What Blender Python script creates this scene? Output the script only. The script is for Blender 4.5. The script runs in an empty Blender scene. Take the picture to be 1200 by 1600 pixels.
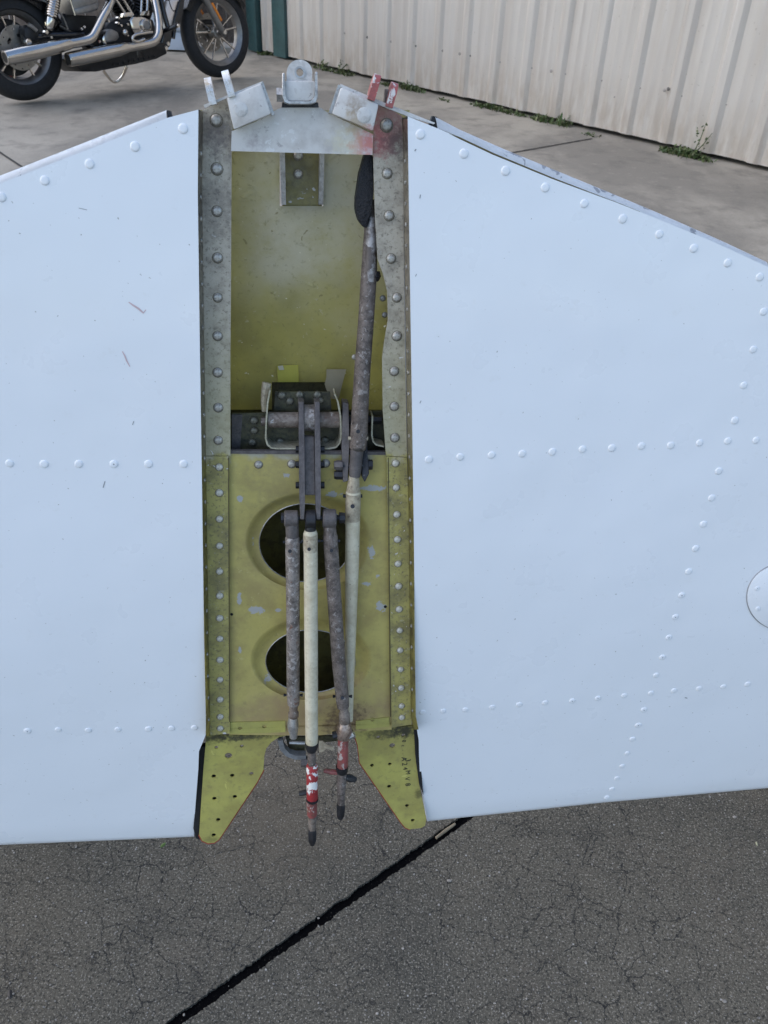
import bpy, bmesh, math, random
from mathutils import Vector, Matrix, noise as mnoise
random.seed(7)
rad = math.radians
scene = bpy.context.scene
COL = scene.collection

# ------------------------------------------------------------------ camera
F, CX, CY, CAM_H = 1300.0, 600.0, 800.0, 1.15      # focal length and centre in photo pixels (1200 x 1600)
down = Vector((-70.0, 1800.0, F)).normalized()      # where "straight down" lies in camera axes (x right, y down, z ahead)
fw = (Vector((0, 0, 1)) - down * down.z).normalized()
rt = down.cross(fw)
CAM = Vector((0, 0, CAM_H))
def c2w(v): return Vector((rt.dot(v), fw.dot(v), -down.dot(v)))
cd = bpy.data.cameras.new('camera'); cam = bpy.data.objects.new('camera', cd); COL.objects.link(cam)
cam.matrix_world = Matrix.Translation(CAM) @ Matrix((c2w(Vector((1, 0, 0))), c2w(Vector((0, -1, 0))), c2w(Vector((0, 0, -1))))).transposed().to_4x4()
cd.sensor_fit = 'HORIZONTAL'; cd.sensor_width = 36; cd.lens = 36 * F / 1200
cd.clip_start = 0.02; cd.clip_end = 2000
cd.dof.use_dof = True; cd.dof.focus_distance = 0.74; cd.dof.aperture_fstop = 44
scene.camera = cam

# ------------------------------------------------------------------ sky, sun, exposure
SUN_EL, SUN_AZ = rad(42), rad(272)                  # azimuth: 0 = +Y, clockwise
w = bpy.data.worlds.new('World'); scene.world = w; w.use_nodes = True
nt = w.node_tree; bg = nt.nodes['Background']
sky = nt.nodes.new('ShaderNodeTexSky'); sky.sky_type = 'NISHITA'; sky.sun_disc = False
sky.sun_elevation = SUN_EL; sky.sun_rotation = SUN_AZ; sky.air_density = 1.0; sky.dust_density = 1.0; sky.ozone_density = 1.0
nt.links.new(sky.outputs[0], bg.inputs[0]); bg.inputs[1].default_value = 0.15
sl = bpy.data.lights.new('sun', 'SUN'); sl.energy = 0.9; sl.angle = rad(110); sl.color = (1, .94, .85)
so = bpy.data.objects.new('sun', sl); COL.objects.link(so)
sd = Vector((math.sin(SUN_AZ) * math.cos(SUN_EL), math.cos(SUN_AZ) * math.cos(SUN_EL), math.sin(SUN_EL)))
so.rotation_euler = sd.to_track_quat('Z', 'Y').to_euler(); so.location = (0, 0, 20)
vs = scene.view_settings
vs.view_transform = 'Standard'; vs.look = 'None'; vs.gamma = 1; vs.exposure = 1.02
try: vs.use_curve_mapping = False
except Exception: pass

# ------------------------------------------------------------------ material helpers
class NT:
    def __init__(s, name):
        s.m = bpy.data.materials.new(name); s.m.use_nodes = True
        s.t = s.m.node_tree; s.n = s.t.nodes; s.b = s.n['Principled BSDF']
        s.co = s.n.new('ShaderNodeTexCoord').outputs['Object']
    def link(s, a, b): s.t.links.new(a, b)
    def put(s, sock, v):
        if hasattr(v, 'is_output'): s.link(v, sock)
        else: sock.default_value = v
    def scaled(s, sc):
        n = s.n.new('ShaderNodeMapping'); s.link(s.co, n.inputs[0]); n.inputs['Scale'].default_value = sc; return n.outputs[0]
    def noise(s, scale, detail=4, rough=.55, vec=None, dist=0):
        n = s.n.new('ShaderNodeTexNoise'); s.link(vec or s.co, n.inputs['Vector'])
        n.inputs['Scale'].default_value = scale; n.inputs['Detail'].default_value = detail
        n.inputs['Roughness'].default_value = rough; n.inputs['Distortion'].default_value = dist
        return n.outputs[0]
    def ramp(s, f, a, b, va=0., vb=1.):
        n = s.n.new('ShaderNodeMapRange'); n.interpolation_type = 'SMOOTHSTEP'
        s.link(f, n.inputs[0])
        for i, v in zip((1, 2, 3, 4), (a, b, va, vb)): n.inputs[i].default_value = v
        return n.outputs[0]
    def math(s, op, a, b=0., c=0.):
        n = s.n.new('ShaderNodeMath'); n.operation = op
        s.put(n.inputs[0], a); s.put(n.inputs[1], b); s.put(n.inputs[2], c); return n.outputs[0]
    def mix(s, f, a, b):
        n = s.n.new('ShaderNodeMix'); n.data_type = 'RGBA'
        s.put(n.inputs[0], f)
        for k, v in ((6, a), (7, b)):
            s.put(n.inputs[k], v if hasattr(v, 'is_output') else (*v[:3], 1))
        return n.outputs[2]
    def xyz(s):
        n = s.n.new('ShaderNodeSeparateXYZ'); s.link(s.co, n.inputs[0]); return n.outputs
    def blob(s, p, r0, r1, sc=(1, 1, 1)):            # 1 inside r0, 0 beyond r1, edge broken by noise
        n = s.n.new('ShaderNodeVectorMath'); n.operation = 'SUBTRACT'; s.link(s.co, n.inputs[0]); n.inputs[1].default_value = p
        k = s.n.new('ShaderNodeVectorMath'); k.operation = 'MULTIPLY'; s.link(n.outputs[0], k.inputs[0]); k.inputs[1].default_value = sc
        l = s.n.new('ShaderNodeVectorMath'); l.operation = 'LENGTH'; s.link(k.outputs[0], l.inputs[0])
        d = s.math('ADD', l.outputs[1], s.ramp(s.noise(180, 5, .7), .2, .8, -(r1 - r0) * .5, (r1 - r0) * .5))
        return s.ramp(d, r0, r1, 1, 0)
    def voro(s, scale, vec=None, feat='DISTANCE_TO_EDGE'):
        n = s.n.new('ShaderNodeTexVoronoi'); n.feature = feat; s.link(vec or s.co, n.inputs['Vector']); n.inputs['Scale'].default_value = scale
        return n.outputs['Distance']
    def bump(s, h, strength, dist):
        n = s.n.new('ShaderNodeBump'); n.inputs['Strength'].default_value = strength; n.inputs['Distance'].default_value = dist
        s.link(h, n.inputs['Height']); s.link(n.outputs[0], s.b.inputs['Normal'])
    def done(s, col, rough=.5, metal=0., coat=0., spec=.5):
        s.put(s.b.inputs['Base Color'], col if hasattr(col, 'is_output') else (*col[:3], 1))
        s.put(s.b.inputs['Roughness'], rough); s.put(s.b.inputs['Metallic'], metal)
        s.b.inputs['Coat Weight'].default_value = coat; s.b.inputs['Specular IOR Level'].default_value = spec
        return s.m

def worn(name, base, dark, rough=.55, metal=0., spots=(), nscale=60, amount=.6, bump=.25, bscale=500, bdist=.0006, coat=0.):
    """painted or bare metal: grime clouds, speckle, extra spots of given colours"""
    n = NT(name)
    c = n.mix(n.math('MULTIPLY', n.ramp(n.noise(nscale, 6, .7), .40, .66), amount), base, dark)
    c = n.mix(n.math('MULTIPLY', n.ramp(n.noise(nscale * 4.3, 5, .72), .50, .62), amount * .75), c, dark)
    c = n.mix(n.ramp(n.noise(nscale * 2.7, 6, .75), .60, .70, 0, .35), c, tuple(min(1, v * 1.9 + .02) for v in base[:3]))
    for col, sc, t, k in spots:
        c = n.mix(n.math('MULTIPLY', n.ramp(n.noise(sc, 4, .6, dist=.6), t, t + .025), k), c, col)
    n.bump(n.noise(bscale, 4, .6), bump, bdist)
    return n.done(c, n.ramp(n.noise(nscale * 3, 4), .3, .7, rough - .1, rough + .12), metal, coat)

def plain(name, col, rough=.5, metal=0., coat=0., var=.25, nscale=40):
    n = NT(name); d = tuple(v * (1 - var) for v in col)
    return n.done(n.mix(n.ramp(n.noise(nscale, 4), .3, .7), col, d), rough, metal, coat)

# ------------------------------------------------------------------ mesh helpers
def link(o, parent=None):
    COL.objects.link(o)
    if parent is not None: o.parent = parent
    return o
def mesh(name, bm, mat, parent=None, smooth=True, angle=35):
    me = bpy.data.meshes.new(name)
    bmesh.ops.recalc_face_normals(bm, faces=bm.faces[:])
    bm.to_mesh(me); bm.free()
    for m in (mat if isinstance(mat, (list, tuple)) else [mat]): me.materials.append(m)
    if smooth:
        for p in me.polygons: p.use_smooth = True
        try: me.set_sharp_from_angle(angle=rad(angle))
        except Exception: pass
    return link(bpy.data.objects.new(name, me), parent)
def inst(name, src, parent, mat4=None):
    o = link(bpy.data.objects.new(name, src if isinstance(src, bpy.types.Mesh) else src.data), parent)
    if mat4 is not None: o.matrix_local = mat4
    return o
def empty(name, mw=None, **props):
    o = bpy.data.objects.new(name, None); COL.objects.link(o); o.empty_display_size = .1
    if mw is not None: o.matrix_world = mw
    for k, v in props.items(): o[k] = v
    return o
def tag(o, label, cat=None, group=None, kind=None):
    o['label'] = label
    if cat: o['category'] = cat
    if group: o['group'] = group
    if kind: o['kind'] = kind
    return o

def bm_loft(bm, pts, radii, seg=16, cap=True, squash=1.0, ref=None):
    pts = [Vector(p) for p in pts]; rings = []; last = None
    for i, p in enumerate(pts):
        t = None
        for a, b in ((i - 1, i + 1), (i, i + 1), (i - 1, i), (i - 2, i + 2), (0, len(pts) - 1)):
            if a < 0 or b >= len(pts): continue
            v = pts[b] - pts[a]
            if v.length > 1e-7: t = v.normalized(); break
        if last is None:
            u = Vector(ref) if ref else (Vector((0, 0, 1)) if abs(t.z) < .9 else Vector((1, 0, 0)))
        else: u = last
        u = (u - t * u.dot(t)).normalized(); last = u; v = t.cross(u); r = radii[i] if hasattr(radii, '__len__') else radii
        rings.append([bm.verts.new(p + (u * math.cos(k * 2 * math.pi / seg) * squash + v * math.sin(k * 2 * math.pi / seg)) * r) for k in range(seg)])
    for a, b in zip(rings, rings[1:]):
        for k in range(seg): bm.faces.new((a[k], a[(k + 1) % seg], b[(k + 1) % seg], b[k]))
    if cap:
        bm.faces.new(rings[0]); bm.faces.new(list(reversed(rings[-1])))
    return rings
def bm_box(bm, c, x, y, z):
    """box from centre and three half-axis vectors"""
    c, x, y, z = Vector(c), Vector(x), Vector(y), Vector(z)
    v = [bm.verts.new(c + x * a + y * b + z * d) for a in (-1, 1) for b in (-1, 1) for d in (-1, 1)]
    for f in ((0, 1, 3, 2), (4, 6, 7, 5), (0, 4, 5, 1), (2, 3, 7, 6), (0, 2, 6, 4), (1, 5, 7, 3)): bm.faces.new([v[i] for i in f])
    return v
def bevel(bm, off, seg=2):
    bmesh.ops.bevel(bm, geom=bm.edges[:], offset=off, segments=seg, affect='EDGES', profile=.5, clamp_overlap=True)
def bm_prism(bm, loop, vec):
    """closed solid from a planar loop (list of Vectors) pushed along vec"""
    a = [bm.verts.new(p) for p in loop]; b = [bm.verts.new(Vector(p) + vec) for p in loop]; n = len(loop)
    bm.faces.new(a); bm.faces.new(list(reversed(b)))
    for i in range(n): bm.faces.new((a[i], b[i], b[(i + 1) % n], a[(i + 1) % n]))
def bm_plate(bm, outline, holes, th):
    """flat plate with real holes: outline and holes are loops of Vectors, thickness goes along -z of the local frame"""
    es = []; loops = []
    for lp in [outline] + list(holes):
        vs_ = [bm.verts.new(p) for p in lp]; loops.append(vs_)
        es += [bm.edges.new((vs_[i], vs_[(i + 1) % len(vs_)])) for i in range(len(vs_))]
    r = bmesh.ops.triangle_fill(bm, use_beauty=True, use_dissolve=False, edges=es)
    top = [f for f in r['geom'] if isinstance(f, bmesh.types.BMFace)]
    cp = {}
    for lp in loops:
        for v in lp: cp[v] = bm.verts.new(v.co + Vector((0, 0, -th)))
    for f in top: bm.faces.new([cp[v] for v in reversed(f.verts)])
    for lp in loops:
        for i in range(len(lp)):
            a, b = lp[i], lp[(i + 1) % len(lp)]; bm.faces.new((a, b, cp[b], cp[a]))

# ------------------------------------------------------------------ ground geometry helpers
def ray(px, py): return c2w(Vector(((px - CX) / F, (py - CY) / F, 1)))
def G(px, py, z=0.):
    d = ray(px, py); return CAM + d * ((z - CAM_H) / d.z)

# ------------------------------------------------------------------ tailplane frame (leaning panel, photo pixel -> local metres)
GX, GY, Z1 = -1.0e-4, -3.45e-4, 0.72
NF = -c2w(Vector((GX * F, GY * F, 1)).normalized())          # front normal
TP0 = CAM + c2w(Vector((0, 0, 1))) * Z1
def onplane(px, py, z=0.):
    d = ray(px, py); return CAM + d * ((TP0 + NF * z - CAM).dot(NF) / d.dot(NF))
O = onplane(482, 700)
yl = (onplane(477, 240) - onplane(485, 1140)).normalized(); xl = yl.cross(NF).normalized()
TM = Matrix.Translation(O) @ Matrix((xl, yl, NF)).transposed().to_4x4()
TI = TM.inverted()
def P(px, py, z=0.): return TI @ onplane(px, py, z)
def depth_at(px, py, z=0.): return (onplane(px, py, z) - CAM).dot(c2w(Vector((0, 0, 1))))
def pxm(px, py, z=0.): return depth_at(px, py, z) / F         # metres per photo pixel there

# ================================================================== materials
WHITE = (.78, .80, .825)
def white_paint():
    n = NT('white_paint')
    c = n.mix(n.math('MULTIPLY', n.ramp(n.noise(3.5, 4, .6), .4, .75), .35), WHITE, (.74, .755, .765))
    c = n.mix(n.math('MULTIPLY', n.ramp(n.noise(55, 5, .7), .60, .75), .12), c, (.55, .53, .47))
    c = n.mix(n.math('MULTIPLY', n.ramp(n.noise(330, 2, .5), .735, .76), .7), c, (.30, .29, .27))
    n.bump(n.math('ADD', n.math('MULTIPLY', n.noise(9, 2), 2.2), n.math('MULTIPLY', n.noise(260, 3), .02)), .25, .004)
    return n.done(c, n.ramp(n.noise(20, 4), .3, .7, .26, .38), 0, .25)
m_white = white_paint()
m_oldwhite = worn('aged_white_paint', (.60, .59, .57), (.36, .34, .31), .5, spots=[((.30, .28, .27), 150, .66, .8), ((.45, .40, .18), 90, .70, .5)], nscale=45, amount=.5)
YG, YGD = (.44, .37, .065), (.22, .185, .045)
m_chrom = worn('zinc_chromate', (.50, .42, .13), (.34, .27, .10), .5, spots=[((.42, .44, .48), 55, .70, .8), ((.16, .12, .06), 120, .70, .5)], nscale=28, amount=.55)
def gusset_mat():
    n = NT('gusset_primer')
    c = n.mix(n.ramp(n.noise(26, 5, .65), .35, .68), (.44, .405, .11), (.33, .29, .09))
    c = n.mix(n.ramp(n.noise(130, 5, .7), .54, .64, 0, .4), c, (.22, .20, .08))
    c = n.mix(n.ramp(n.noise(60, 4, .6, dist=.8), .655, .675, 0, .6), c, (.60, .56, .16))
    for x, y, r0, r1, sc, k in ((340, 1152, .001, .016, (.5, 1.6, .3), .9), (385, 1151, .001, .014, (.35, 2.2, .3), .85), (632, 1141, .003, .017, (.7, 1.3, .3), .95), (600, 1146, .001, .015, (.5, 1.3, .3), .7), (655, 1240, .001, .008, (1, 1, .3), .6), (330, 1312, .001, .007, (.6, 1, .3), .4)):
        c = n.mix(n.math('MULTIPLY', n.blob(P(x, y, -.0225), r0, r1, sc), k), c, (.035, .033, .022))
    n.bump(n.noise(300, 4), .2, .0006)
    return n.done(c, n.ramp(n.noise(70, 3), .3, .7, .34, .55), 0)
m_gusset = gusset_mat()
m_chromflat = worn('zinc_chromate_green', (.43, .40, .11), (.30, .27, .09), .5, spots=[((.12, .10, .05), 75, .72, .55), ((.58, .54, .12), 60, .72, .5)], nscale=30, amount=.45)
def web_mat():
    n = NT('chipped_web_primer')
    c = n.mix(n.ramp(n.noise(24, 6, .65), .35, .68), (.50, .425, .135), (.36, .29, .105))
    c = n.mix(n.ramp(n.noise(150, 5, .7), .56, .70, 0, .4), c, (.24, .20, .09))
    c = n.mix(n.ramp(n.noise(90, 5, .7), .63, .68, 0, .45), c, (.60, .53, .24))
    y = n.xyz()[1]
    e = n.math('ADD', y, n.ramp(n.noise(50, 4), .2, .8, -.012, .012))
    c = n.mix(n.ramp(e, P(480, 735).y, P(480, 712).y, 0, .7), c, (.46, .45, .40))
    c = n.mix(n.math('MULTIPLY', n.ramp(e, P(480, 1075).y, P(480, 1130).y, 0, .65), n.ramp(n.noise(20, 4), .3, .6)), c, (.33, .22, .13))
    c = n.mix(n.math('MULTIPLY', n.blob(P(540, 1128, -.02), .004, .03), .8), c, (.10, .06, .045))
    c = n.mix(n.math('MULTIPLY', n.blob(P(452, 760, -.02), .004, .05), .35), c, (.24, .2, .12))
    for x, yy, a_, sx, sy in ((580, 862, 7, 1, .45), (572, 912, 9, .8, 1.6), (594, 948, 12, 1, 1), (374, 938, 8, 1.7, .5), (401, 953, 12, .75, 1.6), (436, 953, 6, .8, 1.5), (520, 772, 9, .6, 1.4), (374, 780, 6, 1, 1), (375, 1015, 5, 1.4, .7),
                      (420, 1066, 8, 1, 1), (582, 763, 13, .45, 2.2), (598, 764, 7, .8, 1.4), (448, 743, 6, 1, 1), (590, 900, 5, 1, 1), (396, 850, 4, 1, .3)):
        r_ = a_ * .78 * pxm(x, yy)
        c = n.mix(n.math('MULTIPLY', n.ramp(n.math('ADD', n.blob(P(x, yy, -.0205), r_ * .25, r_ * 1.6, (sx, sy, .3)), n.ramp(n.noise(420, 5, .75), .3, .7, -.28, .28)), .46, .60), .85), c, (.41, .42, .44))
    n.bump(n.noise(420, 4), .2, .0006)
    return n.done(c, n.ramp(n.noise(90, 3), .3, .7, .38, .55), 0)
m_web = web_mat()
def flange_mat(xs):
    n = NT('oversprayed_flange')
    y = n.xyz()[1]
    yb = P(*xs, -.018).y
    e = n.math('ADD', y, n.ramp(n.noise(60, 4), .2, .8, -.012, .012))
    grey = n.mix(n.ramp(n.noise(70, 6, .65), .4, .7), (.45, .405, .325), (.28, .245, .195))
    lo = n.mix(n.ramp(n.noise(45, 5, .6), .35, .72), (.42, .37, .12), (.22, .19, .08))
    c = n.mix(n.ramp(e, yb - .006, yb + .006), lo, grey)
    c = n.mix(n.math('MULTIPLY', n.ramp(n.noise(300, 5, .7), .52, .64), .6), c, (.10, .085, .065))
    c = n.mix(n.ramp(n.noise(210, 5, .7), .60, .68, 0, .4), c, (.52, .49, .42))
    y2 = P(340, 430).y
    c = n.mix(n.math('MULTIPLY', n.ramp(e, yb + .02, y2, .8, 0), n.ramp(e, yb - .002, yb + .004, 0, .55)), c, (.40, .37, .18))
    c = n.mix(n.ramp(n.noise(160, 4, .6, dist=.5), .69, .71), c, (.62, .60, .57))
    for p, r0, r1, col, k in ((P(600, 215), .004, .019, (.45, .05, .06), .85), (P(612, 185), .006, .026, (.36, .14, .12), .7),
                              (P(622, 222), .004, .017, (.07, .06, .055), .8), (P(335, 212), .003, .022, (.11, .085, .08), .75),
                              (P(352, 200), .004, .007, (.75, .76, .75), .9), (P(340, 330), .002, .03, (.12, .10, .085), .5)):
        c = n.mix(n.math('MULTIPLY', n.blob(p, r0, r1, (1, 1, .4)), k), c, col)
    n.bump(n.noise(520, 4), .3, .0006)
    return n.done(c, n.ramp(n.noise(90, 3), .3, .7, .42, .62), .0)
m_flange = flange_mat((340, 712))
def cap_mat():
    n = NT('chipped_white_cap')
    c = n.mix(n.ramp(n.noise(40, 5, .65), .45, .75), (.62, .60, .57), (.46, .43, .40))
    c = n.mix(n.ramp(n.noise(120, 6, .72), .58, .66, 0, .7), c, (.30, .27, .26))
    c = n.mix(n.ramp(n.noise(95, 5, .7), .60, .64, 0, .6), c, (.74, .74, .73))
    for p, r0, r1, col, k in ((P(572, 224), .001, .016, (.55, .05, .07), .9), (P(556, 190), .002, .011, (.42, .33, .24), .8),
                              (P(398, 222), .001, .010, (.30, .25, .25), .6), (P(548, 225), .002, .02, (.62, .58, .38), .5), (P(556, 163, .001), .001, .009, (.30, .22, .15), .7)):
        c = n.mix(n.math('MULTIPLY', n.blob(p, r0, r1, (1, 1, .3)), k), c, col)
    n.bump(n.noise(90, 5, .7), .3, .0012)
    return n.done(c, .42, 0)
m_cap = cap_mat()
def bay_mat():
    n = NT('bay_primer')
    y = n.xyz()[1]
    c = n.mix(n.ramp(n.noise(22, 5, .6), .35, .7), (.46, .42, .15), (.36, .325, .12))
    dust = n.math('MULTIPLY', n.ramp(n.noise(30, 6, .7), .15, .6, .3, 1), n.math('MULTIPLY', n.ramp(n.math('ADD', y, n.ramp(n.noise(14, 4), .2, .8, -.03, .03)), P(470, 600).y, P(470, 380).y), n.ramp(n.math('ABSOLUTE', n.math('SUBTRACT', n.xyz()[0], P(500, 430).x)), .03, .085, 1, .15)))
    c = n.mix(n.math('MULTIPLY', dust, .95), c, (.58, .555, .44))
    c = n.mix(n.math('MULTIPLY', n.ramp(n.noise(110, 4, .6, dist=.8), .68, .70), .6), c, (.24, .21, .10))
    c = n.mix(n.ramp(n.noise(230, 5, .7), .56, .66, 0, .3), c, (.22, .20, .09))
    c = n.mix(n.ramp(n.noise(170, 5, .7), .62, .68, 0, .4), c, (.62, .60, .48))
    c = n.mix(n.ramp(n.noise(210, 2), .735, .75), c, (.70, .68, .55))
    n.bump(n.ramp(n.noise(75, 4, .6, dist=.6), .60, .74), .3, .0010)
    return n.done(c, n.ramp(n.noise(60, 3), .3, .7, .30, .55), 0)
m_bay = bay_mat()
m_dark = worn('unlit_bay_interior', (.12, .112, .035), (.045, .04, .018), .7, nscale=25, amount=.7)  # unlit depth behind the lightening holes, painted as a dark colour
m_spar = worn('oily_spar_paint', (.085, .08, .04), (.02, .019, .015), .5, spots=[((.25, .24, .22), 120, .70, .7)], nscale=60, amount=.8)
m_alu = worn('bare_aluminium', (.52, .51, .50), (.20, .19, .18), .42, .75, nscale=90, amount=.6)
m_rivetgrey = worn('dull_rivet', (.46, .44, .40), (.20, .18, .15), .45, .45, nscale=160, amount=.7)
m_steel = worn('pitted_grey_steel', (.26, .23, .21), (.07, .056, .05), .55, .2, spots=[((.46, .43, .41), 240, .57, .6), ((.17, .065, .035), 150, .64, .7)], nscale=90, amount=.8, bump=.5, bscale=420, bdist=.001)
m_brown = worn('brown_corroded_steel', (.19, .155, .135), (.06, .047, .04), .6, .15, spots=[((.38, .35, .33), 260, .60, .55), ((.04, .035, .03), 150, .64, .8)], nscale=90, amount=.8, bump=.5, bscale=380, bdist=.001)
m_bare = worn('scraped_steel', (.40, .38, .37), (.09, .07, .06), .5, .3, spots=[((.10, .08, .07), 60, .55, .9)], nscale=70, amount=.9)
m_greybar = worn('grey_coated_steel', (.125, .11, .105), (.06, .053, .052), .6, .1, spots=[((.25, .23, .22), 300, .68, .6)], nscale=110, amount=.7, bump=.4)
m_rusty = worn('rusty_steel', (.27, .225, .19), (.095, .065, .05), .6, .25, spots=[((.50, .48, .46), 130, .64, .8), ((.19, .075, .03), 90, .66, .6)], nscale=75, amount=.8, bump=.5, bscale=320, bdist=.001)
m_black = worn('black_greasy_steel', (.03, .03, .034), (.012, .012, .013), .45, .3, spots=[((.16, .15, .14), 220, .68, .7)], nscale=90, amount=.7)
m_cream = worn('cream_rod_paint', (.62, .57, .43), (.42, .36, .24), .42, spots=[((.20, .14, .08), 260, .70, .7), ((.13, .10, .07), 90, .69, .6)], nscale=50, amount=.6, coat=.1)
m_creamdirty = worn('dirty_cream_paint', (.50, .44, .32), (.26, .21, .15), .5, spots=[((.13, .10, .08), 130, .66, .7)], nscale=60, amount=.8)
m_red = worn('chipped_red_paint', (.36, .03, .035), (.22, .03, .03), .4, spots=[((.74, .72, .68), 75, .555, 1.)], nscale=60, amount=.6)
m_redfade = worn('faded_red_paint', (.30, .075, .07), (.16, .06, .05), .5, spots=[((.46, .42, .38), 90, .58, .8), ((.20, .13, .07), 120, .6, .7)], nscale=70, amount=.8)
m_rubber = plain('black_rubber', (.013, .014, .017), .62, var=.4, nscale=120)
m_putty = NT('black_putty'); m_putty.bump(m_putty.noise(260, 5, .7), .9, .003); m_putty = m_putty.done((.011, .012, .016), .6)
m_grime = plain('rivet_grime', (.17, .15, .105), .7)
m_seam = plain('grimy_seam', (.10, .08, .03), .7)
m_void = plain('dark_hole', (.012, .011, .009), .8)
m_tape = plain('masking_tape', (.56, .50, .35), .75, var=.15)
m_tapey = plain('yellow_tape', (.46, .40, .05), .45, var=.2)
m_ink = plain('black_ink', (.02, .02, .025), .7)
m_scuff = plain('red_scuff', (.64, .47, .48), .5)
m_scratch = plain('grey_scratch', (.34, .35, .37), .5)

# ================================================================== ground
def concrete_far():
    n = NT('weathered_concrete')
    s1 = n.noise(1.1, 6, .62, n.scaled((1, .55, 1)), .4); s2 = n.noise(5, 6, .65)
    c = n.mix(n.ramp(s1, .38, .60), (.335, .30, .245), (.20, .18, .15))
    c = n.mix(n.math('MULTIPLY', n.ramp(s2, .48, .7), .55), c, (.115, .103, .087))
    c = n.mix(n.math('MULTIPLY', n.ramp(n.noise(14, 5, .7), .55, .72), .35), c, (.36, .32, .27))
    c = n.mix(n.math('MULTIPLY', n.ramp(n.noise(140, 3), .55, .7), .35), c, (.10, .09, .08))
    n.bump(n.noise(120, 5, .6), .25, .003)
    return n.done(c, .85)
def concrete_near():
    n = NT('cracked_slab')
    warp = n.n.new('ShaderNodeTexNoise'); n.link(n.co, warp.inputs['Vector']); warp.inputs['Scale'].default_value = 34; warp.inputs['Detail'].default_value = 5; warp.inputs['Roughness'].default_value = .65
    wv = n.n.new('ShaderNodeVectorMath'); wv.operation = 'MULTIPLY_ADD'
    n.link(warp.outputs['Color'], wv.inputs[0]); wv.inputs[1].default_value = (.026, .026, .026); n.link(n.co, wv.inputs[2])
    sw = n.n.new('ShaderNodeVectorMath'); sw.operation = 'SUBTRACT'; n.link(wv.outputs[0], sw.inputs[0]); sw.inputs[1].default_value = (.013, .013, .013)
    V = sw.outputs[0]
    d1, d2, d3 = n.voro(17, V), n.voro(42, V), n.voro(120, V)
    br = n.noise(22, 4, .6); br2 = n.noise(12, 4, .6)
    k1 = n.math('MULTIPLY', n.ramp(d1, .003, .015, 1, 0), n.ramp(br, .40, .50))
    k2 = n.math('MULTIPLY', n.ramp(d2, .006, .030, 1, 0), n.ramp(br2, .44, .58))
    k3 = n.math('MULTIPLY', n.ramp(d3, .02, .13, 1, 0), n.ramp(n.noise(14, 4, .65), .46, .68))
    ck = n.math('MAXIMUM', n.math('MULTIPLY', k1, 1.0), n.math('MAXIMUM', n.math('MULTIPLY', k2, .85), n.math('MULTIPLY', k3, .5)))
    ck = n.math('MULTIPLY', ck, n.ramp(n.noise(4.5, 3, .55), .36, .58, .5, 1.0))
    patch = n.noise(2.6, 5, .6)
    c = n.mix(n.ramp(patch, .36, .66), (.100, .087, .064), (.066, .060, .046))  # tones darkened in place of the skylight the foreground lacks
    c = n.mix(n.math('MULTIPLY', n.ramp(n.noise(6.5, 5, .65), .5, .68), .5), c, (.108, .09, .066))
    pit = n.noise(240, 5, .74)
    c = n.mix(n.ramp(pit, .52, .60, 0, .85), c, (.020, .019, .016))
    c = n.mix(n.ramp(n.noise(380, 3, .65), .54, .63, 0, .75), c, (.27, .24, .19))
    bay_shade = G(425, 1262)
    c = n.mix(n.math('MULTIPLY', n.blob((bay_shade.x, bay_shade.y, 0), .05, .17), .4), c, (.12, .095, .065))  # brownish shaded patch under the bay, painted into the slab
    c = n.mix(n.ramp(n.voro(150, None, 'F1'), .10, .18, .7, 0), c, (.32, .295, .26))
    c = n.mix(n.ramp(n.voro(38, None, 'F1'), .04, .06, .7, 0), c, (.42, .40, .37))
    c = n.mix(ck, c, (.014, .013, .012))
    h = n.math('SUBTRACT', n.math('SUBTRACT', n.math('MULTIPLY', n.noise(380, 4, .65), .55), n.math('MULTIPLY', n.ramp(pit, .48, .66), .4)), ck)
    n.bump(h, .5, .002)
    return n.done(c, n.ramp(pit, .4, .6, .7, .9), spec=.35)
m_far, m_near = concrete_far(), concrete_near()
m_tar = NT('tar_sealant'); m_tar.bump(m_tar.noise(220, 5, .7), .8, .003)
m_tar = m_tar.done(m_tar.mix(m_tar.ramp(m_tar.noise(300, 3), .64, .72), (.004, .004, .0045), (.035, .032, .028)), 1.0, spec=.02)

def sheet(name, quad, z, mat, cuts=1):
    bm = bmesh.new(); bm.faces.new([bm.verts.new((p[0], p[1], z)) for p in quad]); o = mesh(name, bm, mat, smooth=False); o['kind'] = 'structure'; return o
sheet('ground', [(-300, -300), (300, -300), (300, 300), (-300, 300)], -0.012, m_far)
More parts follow.
